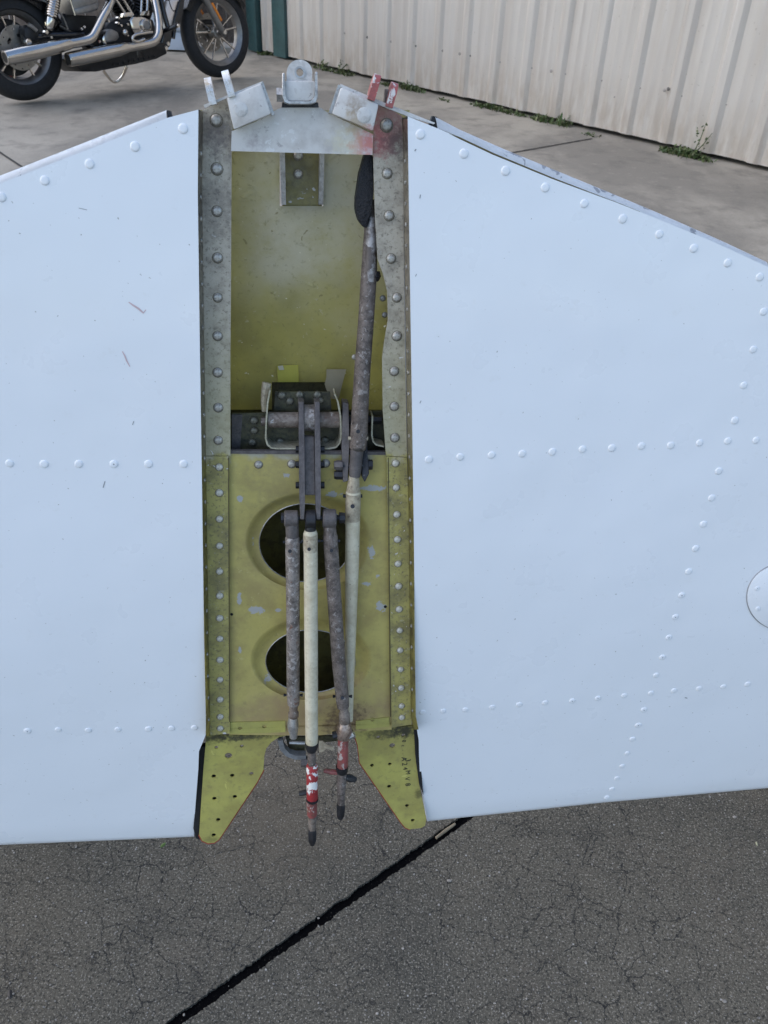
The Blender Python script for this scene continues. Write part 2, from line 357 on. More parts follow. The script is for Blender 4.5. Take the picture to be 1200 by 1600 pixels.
# joint line across the near slab
ja, jb = G(270, 1600), G(713, 1288); jd = (jb - ja).normalized(); jn = Vector((jd.y, -jd.x, 0))       # jn points right/near side
def along(t, off, z=0.): return Vector((ja.x, ja.y, z)) + jd * t + jn * off
HW = .0070
def slab(name, side):
    bm = bmesh.new(); L0, L1, N = -3.2, 1.6, 2600
    rim = []
    for i in range(N + 1):
        t = L0 + (L1 - L0) * i / N
        wob = HW + .0022 * mnoise.noise((t * 45, side * 9, 0)) + .0016 * mnoise.noise((t * 150, side * 5, 3)) + .0016 * mnoise.noise((t * 380, side * 5, 7))
        rim.append(along(t, side * wob, 0))
    ext = 3.0 if side > 0 else 1.5
    a = [bm.verts.new(p) for p in rim]; far = [bm.verts.new(p + jn * side * ext) for p in (rim[0], rim[-1])]
    # fan the wide sheet from a second straight row so faces stay sane
    row = [bm.verts.new(along(L0 + (L1 - L0) * i / N, side * .05, 0)) for i in range(N + 1)]
    for i in range(N): bm.faces.new((a[i], a[i + 1], row[i + 1], row[i]))
    bm.faces.new((row[0], row[-1], far[1], far[0])) if False else bm.faces.new(row + [far[1], far[0]])
    lower = [bm.verts.new(v.co + Vector((0, 0, -.012))) for v in a]
    for i in range(N): bm.faces.new((a[i], lower[i], lower[i + 1], a[i + 1]))
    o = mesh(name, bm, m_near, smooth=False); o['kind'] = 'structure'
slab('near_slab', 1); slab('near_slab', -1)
bm = bmesh.new(); N = 700; rows = []
for i in range(N + 1):
    t = -3.2 + 4.8 * i / N
    rows.append([bm.verts.new(along(t, o_, -.0042 + .0016 * mnoise.noise((t * 70, o_ * 300, 1)) - (.0 if abs(o_) > .008 else .0012))) for o_ in (-.0125, -.005, .005, .0125)])
for a, b in zip(rows, rows[1:]):
    for k in range(3): bm.faces.new((a[k], a[k + 1], b[k + 1], b[k]))
o = mesh('joint_sealant', bm, m_tar); o['kind'] = 'structure'; o['label'] = 'black tar joint crossing the cracked slab'
# pale strip of backing left in the joint, by the right yellow tab
bm = bmesh.new(); a, b = G(681, 1310), G(711, 1288)
bm_loft(bm, [a + Vector((0, 0, .001)), (a + b) / 2 + Vector((0, 0, .0022)), b + Vector((0, 0, .001))], [.0022, .0027, .002], 8)
tag(mesh('backer_strip', bm, plain('pale_backer', (.24, .19, .125), .8)), 'short tan strip lying in the black joint below the right yellow tab', 'strip')
# loose grit
bm = bmesh.new()
for i in range(420):
    px, py = random.uniform(-60, 1260), random.uniform(1230, 1600)
    p = G(px, py); r = random.uniform(.0006, .0017) * (1.7 if random.random() < .06 else 1)
    q = bmesh.ops.create_icosphere(bm, subdivisions=1, radius=r, matrix=Matrix.Translation(p + Vector((0, 0, r * .35))) @ Matrix.Diagonal((random.uniform(.8, 1.5), random.uniform(.7, 1.2), .7, 1)))
o = mesh('loose_grit', bm, plain('grit', (.34, .31, .27), .8, var=.7, nscale=90)); o['kind'] = 'stuff'; o['label'] = 'fine pale grit scattered on the cracked slab'
for (px, py, sz, colr, lab, nm_) in ((255, 1321, .0042, (.10, .16, .03), 'tiny green leaf on the slab just below the left skin edge', 'leaf'), (16, 1554, .0055, (.03, .024, .02), 'small dark curled leaf on the slab at lower left', 'leaf'), (1182, 1319, .003, (.42, .40, .25), 'tiny pale yellow leaf scrap on the slab at right', 'leaf')):
    bm = bmesh.new(); c_ = G(px, py); az = random.uniform(0, 3); u = Vector((math.cos(az), math.sin(az), .1)); v = Vector((-math.sin(az), math.cos(az), .25))
    ring = [u * sz * a + v * sz * b for a, b in ((-1.3, 0), (-.5, .55), (.5, .5), (1.3, 0), (.5, -.5), (-.5, -.55))]
    vv = [bm.verts.new(p) for p in ring]; mid = [bm.verts.new(u * sz * a + Vector((0, 0, sz * .35))) for a in (-.5, .5)]
    for f in ((vv[0], vv[1], mid[0]), (vv[1], vv[2], mid[1], mid[0]), (vv[2], vv[3], mid[1]), (vv[3], vv[4], mid[1]), (vv[4], vv[5], mid[0], mid[1]), (vv[5], vv[0], mid[0])): bm.faces.new(f)
    o = mesh(nm_, bm, plain('leaf_scrap', colr, .6), smooth=False); o.location = c_ + Vector((0, 0, sz * .3)); tag(o, lab, 'leaf')
# slab joints in the far concrete
m_joint = plain('dark_joint', (.035, .032, .028), .9)
for A, B in (((800, 236), (925, 214)), ((0, 236), (40, 262)), ((760, 146), (960, 221))):
    a, b = G(*A), G(*B); d = (b - a).normalized(); n_ = Vector((-d.y, d.x, 0)) * .007
    if A[0] == 0: a = a - d * 2; b = b + d * 2
    if A[0] == 800: a = a - d * 1.5
    if A[0] == 760: continue
    bm = bmesh.new(); K = 60; pr = []
    for i in range(K + 1):
        c = a.lerp(b, i / K); ww = 1 + .5 * mnoise.noise((i * .9, A[0], 0))
        pr.append((bm.verts.new((c + n_ * ww) + Vector((0, 0, -.008))), bm.verts.new((c - n_ * ww) + Vector((0, 0, -.008)))))
    for u, v in zip(pr, pr[1:]): bm.faces.new((u[0], v[0], v[1], u[1]))
    o = mesh('slab_joint', bm, m_joint, smooth=False); o['kind'] = 'structure'

# ================================================================== shed wall
wa, wb = G(600, 126), G(1200, 265); wd = (wb - wa).normalized(); wn = Vector((wd.y, -wd.x, 0))
if wn.dot(-wa) < 0: wn = -wn
WM = Matrix.Translation(wa) @ Matrix((wd, wn, Vector((0, 0, 1)))).transposed().to_4x4()      # local x along wall, y out of wall, z up
WI = WM.inverted()
def Wp(px, py, y=0.):
    d = ray(px, py); q = WM @ Vector((0, y, 0)); t = (q - CAM).dot(wn) / d.dot(wn); return WI @ (CAM + d * t)
def wall_mat():
    n = NT('beige_cladding')
    x, y, z = n.xyz()
    st = n.noise(14, 5, .6, n.scaled((1, 1, .06)))
    c = n.mix(n.ramp(st, .35, .7), (.80, .75, .685), (.74, .68, .61))
    low = n.math('MULTIPLY', n.ramp(z, .02, .42, 1, 0), n.ramp(n.noise(20, 5, .65, n.scaled((1, 1, .3))), .3, .65))
    c = n.mix(n.math('MULTIPLY', low, .5), c, (.50, .40, .30))
    c = n.mix(n.math('MULTIPLY', n.ramp(n.noise(45, 3), .66, .74), .3), c, (.42, .35, .28))
    n.bump(n.noise(6, 3), .2, .004)
    return n.done(c, .42, 0)
m_wall = wall_mat()
m_green = worn('dark_green_trim', (.035, .085, .085), (.025, .05, .05), .45, nscale=8, amount=.5, bump=.1)
m_screw = plain('screw_head', (.46, .41, .37), .5, .2)
m_screwd = plain('weathered_screw', (.22, .20, .18), .55, .3)
shed = empty('metal_shed', WM)
tag(shed, 'beige ribbed metal shed wall with dark green corner posts behind the tailplane', 'shed')
S0 = Wp(650, 72).x; PITCH = .305
XL = Wp(445, 85).x                                             # right edge of the near green post
WH = 2.9
def rib_profile(x0, nr):
    """(x, y) points of a sheet with nr pitches; each screw sits just right of a rib"""
    pts = []
    for i in range(nr):
        b = x0 + i * PITCH
        pts += [(b, 0), (b + .026, .015), (b + .031, .017), (b + .072, .017), (b + .077, .015), (b + .104, 0), (b + .16, .0), (b + .168, .002), (b + .178, .002), (b + .186, 0), (b + .232, 0), (b + .240, .002), (b + .250, .002), (b + .258, 0)]
    pts.append((x0 + nr * PITCH, 0)); return pts
def sheet_mesh(name, x0, nr, y0=0., zb=.017, clip=None):
    bm = bmesh.new(); pr = [p for p in rib_profile(x0, nr) if clip is None or (clip[0] <= p[0] <= clip[1])]
    lo = [bm.verts.new((x, y + y0, zb + .006 * mnoise.noise((x * 3, 0, 0)))) for x, y in pr]; hi = [bm.verts.new((x, y + y0, WH)) for x, y in pr]
    for i in range(len(pr) - 1): bm.faces.new((lo[i], lo[i + 1], hi[i + 1], hi[i]))
    bmesh.ops.solidify(bm, geom=bm.faces[:], thickness=.0012)
    return mesh(name, bm, m_wall, shed, angle=20)
xb = S0 - .105 - 4 * PITCH
for k in range(-1, 8):
    sheet_mesh('cladding_sheet', xb + k * 3 * PITCH, 3, .0015 * k, clip=(XL, 99) if k <= 0 else None)
sheet_mesh('cladding_sheet', xb - 3 * PITCH, 3, -.02, clip=(Wp(402, 70).x, Wp(427, 80).x))
bm = bmesh.new(); bm_loft(bm, [(0, -.004, 0), (0, .0015, 0), (0, .0015, 0), (0, .0035, 0), (0, .0035, 0), (0, .009, 0)], [.0105, .0105, .0068, .0068, .006, .0045], 8)
scr = mesh('screw', bm, m_screw, shed)
first = True
def put_screw(x, z, y, dark=False):
    global first
    o = scr if first else inst('screw', scr, shed); first = False
    if dark:
        o.data = o.data.copy() if o is not scr else o.data; o.data.materials[0] = m_screwd
    o.location = (x, y, z)
for i in range(-3, 19):
    put_screw(S0 + i * PITCH, .295 + .004 * random.uniform(-1, 1), .0, i < 3 and i % 2 == 0)
for i in range(-3, 19, 1): put_screw(S0 + i * PITCH, 1.25, .0)
for px, py in ((719, 84), (862, 111), (1039, 141), (1045, 139), (958, 152)):
    q = Wp(px, py, .02); put_screw(q.x, q.z, .027 if px != 958 else .0, px == 1045)
bm = bmesh.new()
x1 = xb + 24 * PITCH
bm_box(bm, ((XL + x1) / 2, -.05, .06), ((x1 - XL) / 2, 0, 0), (0, .02, 0), (0, 0, .06)); mesh('gap_shade_strip', bm, m_void, shed)  # black strip standing in for the shade in the gap under the sheets
for (pa, pb, yo) in ((427, 446, .03), (388, 402, .03)):
    xa_, xb_ = Wp(pa, 86, yo).x, Wp(pb, 86, yo).x
    bm = bmesh.new(); bm_box(bm, ((xa_ + xb_) / 2, -.03, WH / 2), ((xb_ - xa_) / 2, 0, 0), (0, yo + .03, 0), (0, 0, WH / 2)); bevel(bm, .006)
    mesh('corner_post', bm, m_green, shed)
bm = bmesh.new(); xe = Wp(388, 70).x
bm_box(bm, ((xe + x1) / 2, -1.62, WH / 2), ((x1 - xe) / 2, 0, 0), (0, 1.5, 0), (0, 0, WH / 2)); mesh('shed_core', bm, m_void, shed)  # black box, its colour standing in for the shed's unlit inside
bm = bmesh.new(); bm_box(bm, ((xe + x1) / 2, -1.5, WH + .04), ((x1 - xe) / 2 + .15, 0, 0), (0, 1.7, 0), (0, 0, .03)); mesh('roof', bm, m_wall, shed)

# fence of weathered palings behind the motorcycle
fence = empty('paling_fence', Matrix.Translation(WM @ Vector((xe - .05, -.25, 0))))
tag(fence, 'dark weathered paling fence behind the motorcycle, left of the shed', 'fence')
m_pal = worn('weathered_timber', (.15, .115, .09), (.065, .052, .045), .8, nscale=14, amount=.8, bump=.3)
pm = None
for i in range(52):
    if pm is None:
        bm = bmesh.new(); bm_box(bm, (0, 0, .9), (.062, 0, 0), (0, .009, 0), (0, 0, .88)); bevel(bm, .004, 1); pm = mesh('paling', bm, m_pal, fence); o = pm
    else: o = inst('paling', pm, fence)
    o.location = (-.07 - i * .128, .012 * (i % 2) + random.uniform(-.004, .004), random.uniform(-.02, .02)); o.rotation_euler = (0, random.uniform(-.008, .008), 0)
for z in (.35, 1.4):
    bm = bmesh.new(); bm_box(bm, (-3.3, .05, z), (3.35, 0, 0), (0, .02, 0), (0, 0, .04)); mesh('rail', bm, m_pal, fence)

# pale blue-grey door panel leaning between bike and fence
q = G(249, 79); q2 = G(287, 79)
cab = empty('metal_cabinet', Matrix.Translation((q + q2) / 2)); tag(cab, 'pale blue-grey metal cabinet behind the motorcycle front tyre', 'cabinet')
m_cab = plain('pale_blue_steel', (.46, .52, .60), .45, var=.12, nscale=5)
hw_ = (q2 - q).length / 2 + .06
bm = bmesh.new(); bm_box(bm, (0, .2, .78), (hw_, 0, 0), (0, .2, 0), (0, 0, .62)); bevel(bm, .006); mesh('carcass', bm, m_cab, cab)
bm = bmesh.new(); bm_box(bm, (0, .2, .08), (hw_ - .01, 0, 0), (0, .19, 0), (0, 0, .075)); bevel(bm, .004); mesh('plinth', bm, m_cab, cab)
bm = bmesh.new(); bm_box(bm, (.0, -.008, .78), (hw_ - .012, 0, 0), (0, .007, 0), (0, 0, .605)); bevel(bm, .004); d_ = mesh('door', bm, m_cab, cab)
bm = bmesh.new(); bm_box(bm, (-hw_ + .05, -.025, .8), (.006, 0, 0), (0, .01, 0), (0, 0, .06)); bevel(bm, .003); mesh('handle', bm, m_black, d_)
# red fuel can seen through the rear wheel
rc = empty('fuel_can', Matrix.Translation(G(-20, 118) + Vector((.04, 0, 0)))); tag(rc, 'red fuel can half hidden behind the motorcycle rear wheel', 'fuel can')
m_can = plain('red_plastic', (.25, .008, .012), .4, var=.3, nscale=10)
bm = bmesh.new(); bm_box(bm, (0, 0, .19), (.19, 0, 0), (0, .10, 0), (0, 0, .188)); bevel(bm, .03, 3); mesh('can_body', bm, m_can, rc)
bm = bmesh.new(); bm_loft(bm, [(-.09, 0, .37), (-.07, 0, .42), (.05, 0, .42), (.07, 0, .37)], .014, 8); mesh('handle', bm, m_can, rc)
bm = bmesh.new(); bm_loft(bm, [(.13, 0, .37), (.13, 0, .40)], .025, 12); mesh('cap', bm, m_black, rc)

# ------------------------------------------------------------------ weeds at the wall foot
m_leaf = [plain('weed_leaf', c, .6, var=.4, nscale=30) for c in ((.085, .125, .035), (.12, .135, .05), (.06, .10, .025))]
def weed(pxs, py_of, n, hgt, label, spread=.05, tall=None):
    a, b = G(pxs[0], py_of(pxs[0])), G(pxs[1], py_of(pxs[1])); c = (a + b) / 2
    bm = bmesh.new()
    for i in range(n):
        t = random.random(); p = a.lerp(b, t) + Vector((random.gauss(0, spread * .4), random.gauss(0, spread * .5), 0)) - c
        p.z = -.012; h = hgt * random.uniform(.25, 1) * (1 - .5 * abs(2 * t - 1)); az = random.uniform(0, 6.28); lean = random.uniform(.2, 1.1)
        d = Vector((math.cos(az) * lean, math.sin(az) * lean, 1)).normalized(); s = Vector((-math.sin(az), math.cos(az), 0)); L = h
        wd_ = random.uniform(.004, .010)
        v = [bm.verts.new(p - s * wd_ * .4), bm.verts.new(p + s * wd_ * .4), bm.verts.new(p + d * L * .6 + s * wd_), bm.verts.new(p + d * L + Vector((0, 0, -L * .25))), bm.verts.new(p + d * L * .6 - s * wd_)]
        f = bm.faces.new(v); f.material_index = random.randrange(3)
        if random.random() < .5:
            q_ = p + d * L * random.uniform(.3, .9); r_ = random.uniform(.006, .014)
            nn = Vector((random.gauss(0, 1), random.gauss(0, 1), 1)).normalized(); u = nn.orthogonal().normalized(); vv = nn.cross(u)
            f = bm.faces.new([bm.verts.new(q_ + u * r_ * math.cos(k) + vv * r_ * .6 * math.sin(k)) for k in (0, 1.2, 2.4, 3.14, 4, 5.2)]); f.material_index = random.randrange(3)
    if tall:
        base = G(tall[0], py_of(tall[0])) - c
        for s_ in range(2):
            top = base + Vector((.03 + .05 * s_, -.02, tall[1] * (1 - .3 * s_)))
            bm_loft(bm, [base, base.lerp(top, .5) + Vector((.006, 0, 0)), top], [.0035, .003, .0015], 5)
            for k in range(11):
                q_ = base.lerp(top, .35 + .06 * k) + Vector((random.gauss(0, .014), random.gauss(0, .014), 0)); r_ = random.uniform(.006, .013)
                nn = Vector((random.gauss(0, 1), random.gauss(0, 1), random.gauss(0, 1))).normalized(); u = nn.orthogonal().normalized(); vv = nn.cross(u)
                f = bm.faces.new([bm.verts.new(q_ + u * r_ * math.cos(x) + vv * r_ * .6 * math.sin(x)) for x in (0, 1.2, 2.4, 3.14, 4, 5.2)]); f.material_index = random.randrange(3)
    o = mesh('weed_tuft', bm, m_leaf, smooth=False); o.location = c
    tag(o, label, 'weed', 'weeds growing along the foot of the shed wall')
base_y = lambda x: 126 + .2317 * (x - 600) + 3 + (2 if x > 900 else 0)
weed((408, 426), lambda x: 84, 60, .07, 'low weeds at the foot of the dark green corner post')
weed((488, 520), base_y, 60, .07, 'sparse weeds right behind the lug with the round hole', tall=(500, .07))
weed((522, 548), base_y, 80, .09, 'upright weed at the wall just right of the central lug', tall=(528, .10))
weed((596, 618), lambda x: base_y(x) + 1, 60, .05, 'small weed patch between the two red-stained lugs')
weed((626, 660), base_y, 110, .10, 'leafy weed clump beside the rightmost red lug')
weed((682, 700), lambda x: base_y(x) + 4, 24, .03, 'tiny flat weed out on the concrete near the wall')
weed((738, 822), base_y, 190, .07, 'long low strip of weeds at the wall above the right panel lip')
weed((834, 862), base_y, 100, .08, 'broad-leaved weed patch near the middle of the right wall')
weed((868, 886), base_y, 70, .12, 'bushy weed tuft at the end of the weed strip')
weed((915, 935), lambda x: base_y(x) + 3, 24, .03, 'sparse flat weed between the strip and the big clump')
weed((1036, 1105), base_y, 420, .075, 'wide dense weed clump with one tall seeding stalk', tall=(1082, .19))

# ================================================================== motorcycle
ra, fa = G(44, 158), G(346, 122)
bx = (fa - ra).normalized(); by = Vector((-bx.y, bx.x, 0)); WB = (fa - ra).length
LEAN = rad(-6)
BM = Matrix.Translation(ra) @ Matrix((bx, by, Vector((0, 0, 1)))).transposed().to_4x4() @ Matrix.Rotation(LEAN, 4, 'X')
BI = BM.inverted(); bco = BI @ CAM
def B(px, py, y=0.):
    d = BI.to_3x3() @ ray(px, py); return bco + d * ((y - bco.y) / d.y)
def bpx(px, py, y=0.): return (BM @ B(px, py, y) - CAM).dot(c2w(Vector((0, 0, 1)))) / F
bike = empty('motorcycle', BM); tag(bike, 'black cruiser motorcycle with twin chrome exhausts parked on the concrete', 'motorcycle')
m_chrome = plain('chrome', (.62, .585, .54), .14, 1., var=.1, nscale=12)
m_satin = plain('satin_alloy', (.27, .26, .25), .42, .85, var=.25, nscale=20)
m_bblack = plain('gloss_black', (.010, .010, .012), .22, 0, .3, var=.3)
m_eng = plain('engine_black', (.016, .016, .018), .45, .3, var=.4, nscale=30)
m_tyre = plain('tyre_rubber', (.016, .016, .018), .75, var=.4, nscale=60)
m_amber = plain('amber_reflector', (.75, .22, .02), .25, var=.1)
m_disc = plain('disc_steel', (.26, .24, .215), .35, .8, var=.25, nscale=30)
def lathe_y(bm, prof, seg, c=(0, 0, 0), closed=False):
    """profile of (radius, y) swept round the y axis"""
    rings = [[bm.verts.new((c[0] + r * math.cos(2 * math.pi * k / seg), c[1] + y, c[2] + r * math.sin(2 * math.pi * k / seg))) for k in range(seg)] for r, y in prof]
    pairs = list(zip(rings, rings[1:])) + ([(rings[-1], rings[0])] if closed else [])
    for a, b in pairs:
        for k in range(seg): bm.faces.new((a[k], a[(k + 1) % seg], b[(k + 1) % seg], b[k]))
    return rings
def wheel(name, x, R, rim_r, wid, nsp, fork):
    hub = empty(name); hub.parent = bike; hub.location = (x, 0, R)
    tb = bmesh.new(); h = R - rim_r; prof = []
    for k in range(17):
        a = math.pi * k / 16; prof.append((rim_r - .004 + h * (math.sin(a) ** .62), -wid / 2 * math.cos(a) * (1.0 + .12 * math.sin(a))))
    prof += [(rim_r - .012, wid / 2 * .8), (rim_r - .012, -wid / 2 * .8)]
    lathe_y(tb, prof, 56, closed=True); ty = mesh('tyre', tb, m_tyre, hub, angle=40)
    rb = bmesh.new(); wr = wid * .40
    lathe_y(rb, [(rim_r + .004, -wr), (rim_r + .006, -wr - .004), (rim_r - .004, -wr - .007), (rim_r - .02, -wr + .004), (rim_r - .030, -wr + .012), (rim_r - .042, -.02), (rim_r - .042, .02), (rim_r - .030, wr - .012), (rim_r - .004, wr + .007), (rim_r + .004, wr), (rim_r - .01, wr - .01), (rim_r - .01, -wr + .01)], 56, closed=True)
    mesh('rim', rb, m_satin, hub, angle=40)
    hb = bmesh.new(); lathe_y(hb, [(.001, -.07), (.026, -.07), (.028, -.06), (.028, -.045), (.045, -.04), (.045, .04), (.028, .06), (.001, .06)], 20); mesh('hub', hb, m_satin, hub)
    for i in range(nsp):                                          # paired straight spokes
        pair, side = divmod(i, 2); a = 2 * math.pi * pair / (nsp / 2) + .35
        a0, a1 = a + (side - .5) * .28, a + (side - .5) * .46
        p0 = Vector((math.cos(a0) * .038, -.012, math.sin(a0) * .038)); p1 = Vector((math.cos(a1) * (rim_r - .035), -.012, math.sin(a1) * (rim_r - .035)))
        sb = bmesh.new(); bm_loft(sb, [p0, p0.lerp(p1, .5), p1], [.0095, .0072, .0085], 6); mesh('spoke', sb, m_chrome, hub)
    db = bmesh.new(); dy = -.062 if not fork else .062; DR = .135
    out = [Vector((math.cos(k * 2 * math.pi / 48) * DR, math.sin(k * 2 * math.pi / 48) * DR, 0)) for k in range(48)]
    holes = [[Vector((math.cos(a) * rr + math.cos(t) * .006, math.sin(a) * rr + math.sin(t) * .006, 0)) for t in [j * math.pi / 3 for j in range(6)]] for a, rr in [(k * 2 * math.pi / 15, .112 + .012 * (k % 2)) for k in range(15)]]
    holes += [[Vector((math.cos(a + da) * rr, math.sin(a + da) * rr, 0)) for da, rr in ((-.3, .078), (-.1, .084), (.1, .084), (.3, .078), (.25, .064), (0, .062), (-.25, .064))] for a in [k * 2 * math.pi / 5 for k in range(5)]]
    bm_plate(db, out, holes, .005)
    bmesh.ops.transform(db, matrix=Matrix.Translation((0, dy, 0)) @ Matrix.Rotation(rad(90), 4, 'X'), verts=db.verts)
    mesh('brake_disc', db, m_disc, hub, smooth=False)
    return hub
fr = wheel('front_wheel', WB, .325, .245, .105, 10, True)
rr_ = wheel('rear_wheel', 0, .325, .232, .15, 10, False)
bm = bmesh.new(); lathe_y(bm, [(.03, .075), (.165, .075), (.172, .08), (.172, .105), (.165, .11), (.03, .11)], 40, closed=True); mesh('dark_wheel_disc', bm, m_eng, rr_)  # black disc added to darken the view through the rear spokes
bm = bmesh.new(); bm_loft(bm, [(-.075, .085, .06), (-.04, .09, .075), (.03, .09, .07), (.07, .085, .05)], .035, 10); mesh('brake_caliper', bm, m_eng, fr)
def pipe(name, pts, mat=m_chrome, seg=16, parent=bike, cap=True):
    """pts: (px, py, y, width_px)"""
    bm = bmesh.new(); bm_loft(bm, [B(a, b, y) for a, b, y, w_ in pts], [w_ / 2 * bpx(a, b, y) for a, b, y, w_ in pts], seg, cap); return mesh(name, bm, mat, parent, angle=50)
def smooth_pts(pts, k=5):
    out = []
    for i in range(len(pts) - 1):
        p0, p1, p2, p3 = pts[max(i - 1, 0)], pts[i], pts[i + 1], pts[min(i + 2, len(pts) - 1)]
        for j in range(k):
            t = j / k; out.append(tuple(.5 * (2 * b + (c - a) * t + (2 * a - 5 * b + 4 * c - d) * t * t + (3 * b - a - 3 * c + d) * t ** 3) for a, b, c, d in zip(p0, p1, p2, p3)))
    return out + [pts[-1]]
def muffler(pts, mouth):
    o = pipe('exhaust_pipe', pts)
    (a, b, y, w_), (a2, b2, y2, w2) = mouth
    bm = bmesh.new(); p, q = B(a, b, y), B(a2, b2, y2); d = (p - q).normalized(); r = w_ / 2 * bpx(a, b, y)
    bm_loft(bm, [p + d * .0015, p + d * .0015, p + d * .006, p + d * .006], [r * .70, r * .99, r * .97, r * .72], 24, cap=False)
    mesh('tip_ring', bm, m_chrome, o)
    bm = bmesh.new(); bm_loft(bm, [p + d * .0008, p + d * .0032], r * .84, 20); mesh('bore', bm, m_void, o)
muffler([(9, 90, -.27, 21), (30, 86, -.27, 23), (60, 80, -.265, 22), (90, 73, -.26, 19), (106, 69, -.255, 16.5), (108, 68.6, -.255, 15), (112, 68, -.255, 14)] +
        smooth_pts([(112, 68, -.255, 14), (132, 64, -.25, 14), (143, 59, -.25, 14), (150, 48, -.24, 13.5), (160, 28, -.22, 13), (169, 12, -.19, 12.5), (176, -4, -.12, 12)], 4), [(9, 90, -.27, 21), (30, 86, -.27, 23)])
muffler([(107, 93, -.25, 20), (125, 90, -.25, 21.5), (160, 83, -.25, 20.5), (185, 78, -.25, 18), (197, 75, -.25, 16), (199, 74.6, -.25, 14), (205, 73.5, -.25, 13.5)] +
        smooth_pts([(205, 73.5, -.25, 13.5), (228, 69, -.25, 13), (241, 64, -.25, 13), (247, 54, -.24, 13), (248, 40, -.23, 12.5), (245, 18, -.20, 12), (240, -2, -.16, 12), (232, -14, -.1, 11)], 4), [(107, 93, -.25, 20), (125, 90, -.25, 21.5)])
def bblock(name, poly, y0, y1, mat, parent=bike, bev=.006):
    bm = bmesh.new(); loop = [B(a, b, y0) for a, b in poly]; bm_prism(bm, loop, Vector((0, y1 - y0, 0)))
    if bev: bevel(bm, bev)
    return mesh(name, bm, mat, parent)
def bdisc(name, px, py, y, r, dep, mat, parent=bike, seg=20):
    c = B(px, py, y); bm = bmesh.new()
    bm_loft(bm, [c + Vector((0, dep, 0)), c, c, c - Vector((0, .004, 0))], [r, r, r * .93, r * .8], seg, ref=(1, 0, 0)); return mesh(name, bm, mat, parent)
# crankcase and engine
eng = bblock('engine', [(150, 62), (172, 34), (205, 26), (240, 30), (246, 55), (240, 76), (205, 84), (160, 82)], -.13, .13, m_eng, bev=.015)
bblock('oil_pan', [(112, 92), (150, 78), (225, 70), (256, 66), (262, 84), (244, 92), (228, 96), (212, 100), (190, 104), (150, 112), (128, 112)], -.16, .12, m_eng, bev=.012)
for k in range(9):
    a, b = 178 + k * 8, 101 - k * 1.6
    bdisc('sump_bolt', a, b, -.165, .008, .03, m_eng, seg=6)
def cylinder(c0, c1, wpx, y):
    bm = bmesh.new(); p, q = B(*c0, y), B(*c1, y); r = wpx / 2 * bpx(*c0, y); n_ = 15; pts, rad_ = [], []
    for k in range(n_):
        for t, s in ((k / n_, .72), (k / n_ + .02, 1), (k / n_ + .045, 1), (k / n_ + .06, .72)): pts.append(p.lerp(q, t)); rad_.append(r * s)
    bm_loft(bm, pts, rad_, 24); return mesh('cylinder_barrel', bm, m_eng, eng)
cylinder((205, 32), (160, -38), 36, .0); cylinder((215, 30), (236, -40), 36, .0)
for a0, a1, w_ in (((198, 25), (178, -6), 4.2), ((208, 24), (186, -12), 4.2), ((220, 22), (222, -14), 4.2), ((229, 24), (232, -14), 4.2)):
    pipe('pushrod_tube', [(*a0, -.125, w_), (*a1, -.12, w_)], m_chrome, 10, eng)
for a, b in ((200, 24), (226, 22)): bblock('tappet_cover', [(a - 7, b + 3), (a - 6, b - 4), (a + 7, b - 6), (a + 8, b + 2)], -.135, -.08, m_chrome, eng, .004)
tc = bblock('timing_cover', [(203, 32), (208, 26), (222, 26), (236, 31), (238, 46), (229, 52), (211, 54), (206, 44)], -.165, -.12, m_chrome, eng, .008)
bdisc('points_cover', 228, 39, -.18, .040, .03, m_chrome, eng, 28); bdisc('points_face', 229, 39.5, -.184, .030, .01, m_satin, eng, 28)
bblock('transmission_cover', [(163, 58), (166, 48), (174, 45), (184, 50), (187, 58), (182, 64), (166, 67)], -.20, -.12, m_satin, bev=.007)
bblock('cover_flange', [(160, 60), (163, 53), (165, 67), (168, 70), (162, 68)], -.205, -.14, m_chrome, bev=.003)
bm = bmesh.new(); bmesh.ops.create_uvsphere(bm, u_segments=16, v_segments=10, radius=.024, matrix=Matrix.Translation(B(195, 51, -.18))); mesh('oil_filter', bm, m_chrome, bike)
for a, b in ((186, 28), (190, 40), (185, 36), (200, 55), (200, 38), (170, 33), (132, 42), (128, 45)): bdisc('engine_bolt', a, b, -.17, .009, .03, m_chrome, seg=6)
# frame
fm = pipe('frame', smooth_pts([(92, 40, -.10, 8), (112, 52, -.11, 8), (150, 76, -.11, 9), (215, 86, -.10, 9), (254, 74, -.10, 8.5), (264, 55, -.09, 8), (256, 20, -.07, 8), (250, -10, -.05, 8), (244, -60, .0, 8)], 5), m_bblack)
pipe('frame_downtube', [(270, 60, -.02, 7), (274, 30, -.02, 7), (282, 0, -.02, 8), (292, -50, .0, 9)], m_bblack)
pipe('top_tube', smooth_pts([(70, -30, -.08, 8), (110, -55, -.08, 8), (190, -80, 0, 9), (290, -85, 0, 10)], 4), m_bblack)
bblock('fork_bracket', [(270, 52), (272, 30), (280, 0), (290, -10), (286, 20), (281, 40)], -.10, .10, m_bblack, bev=.01)
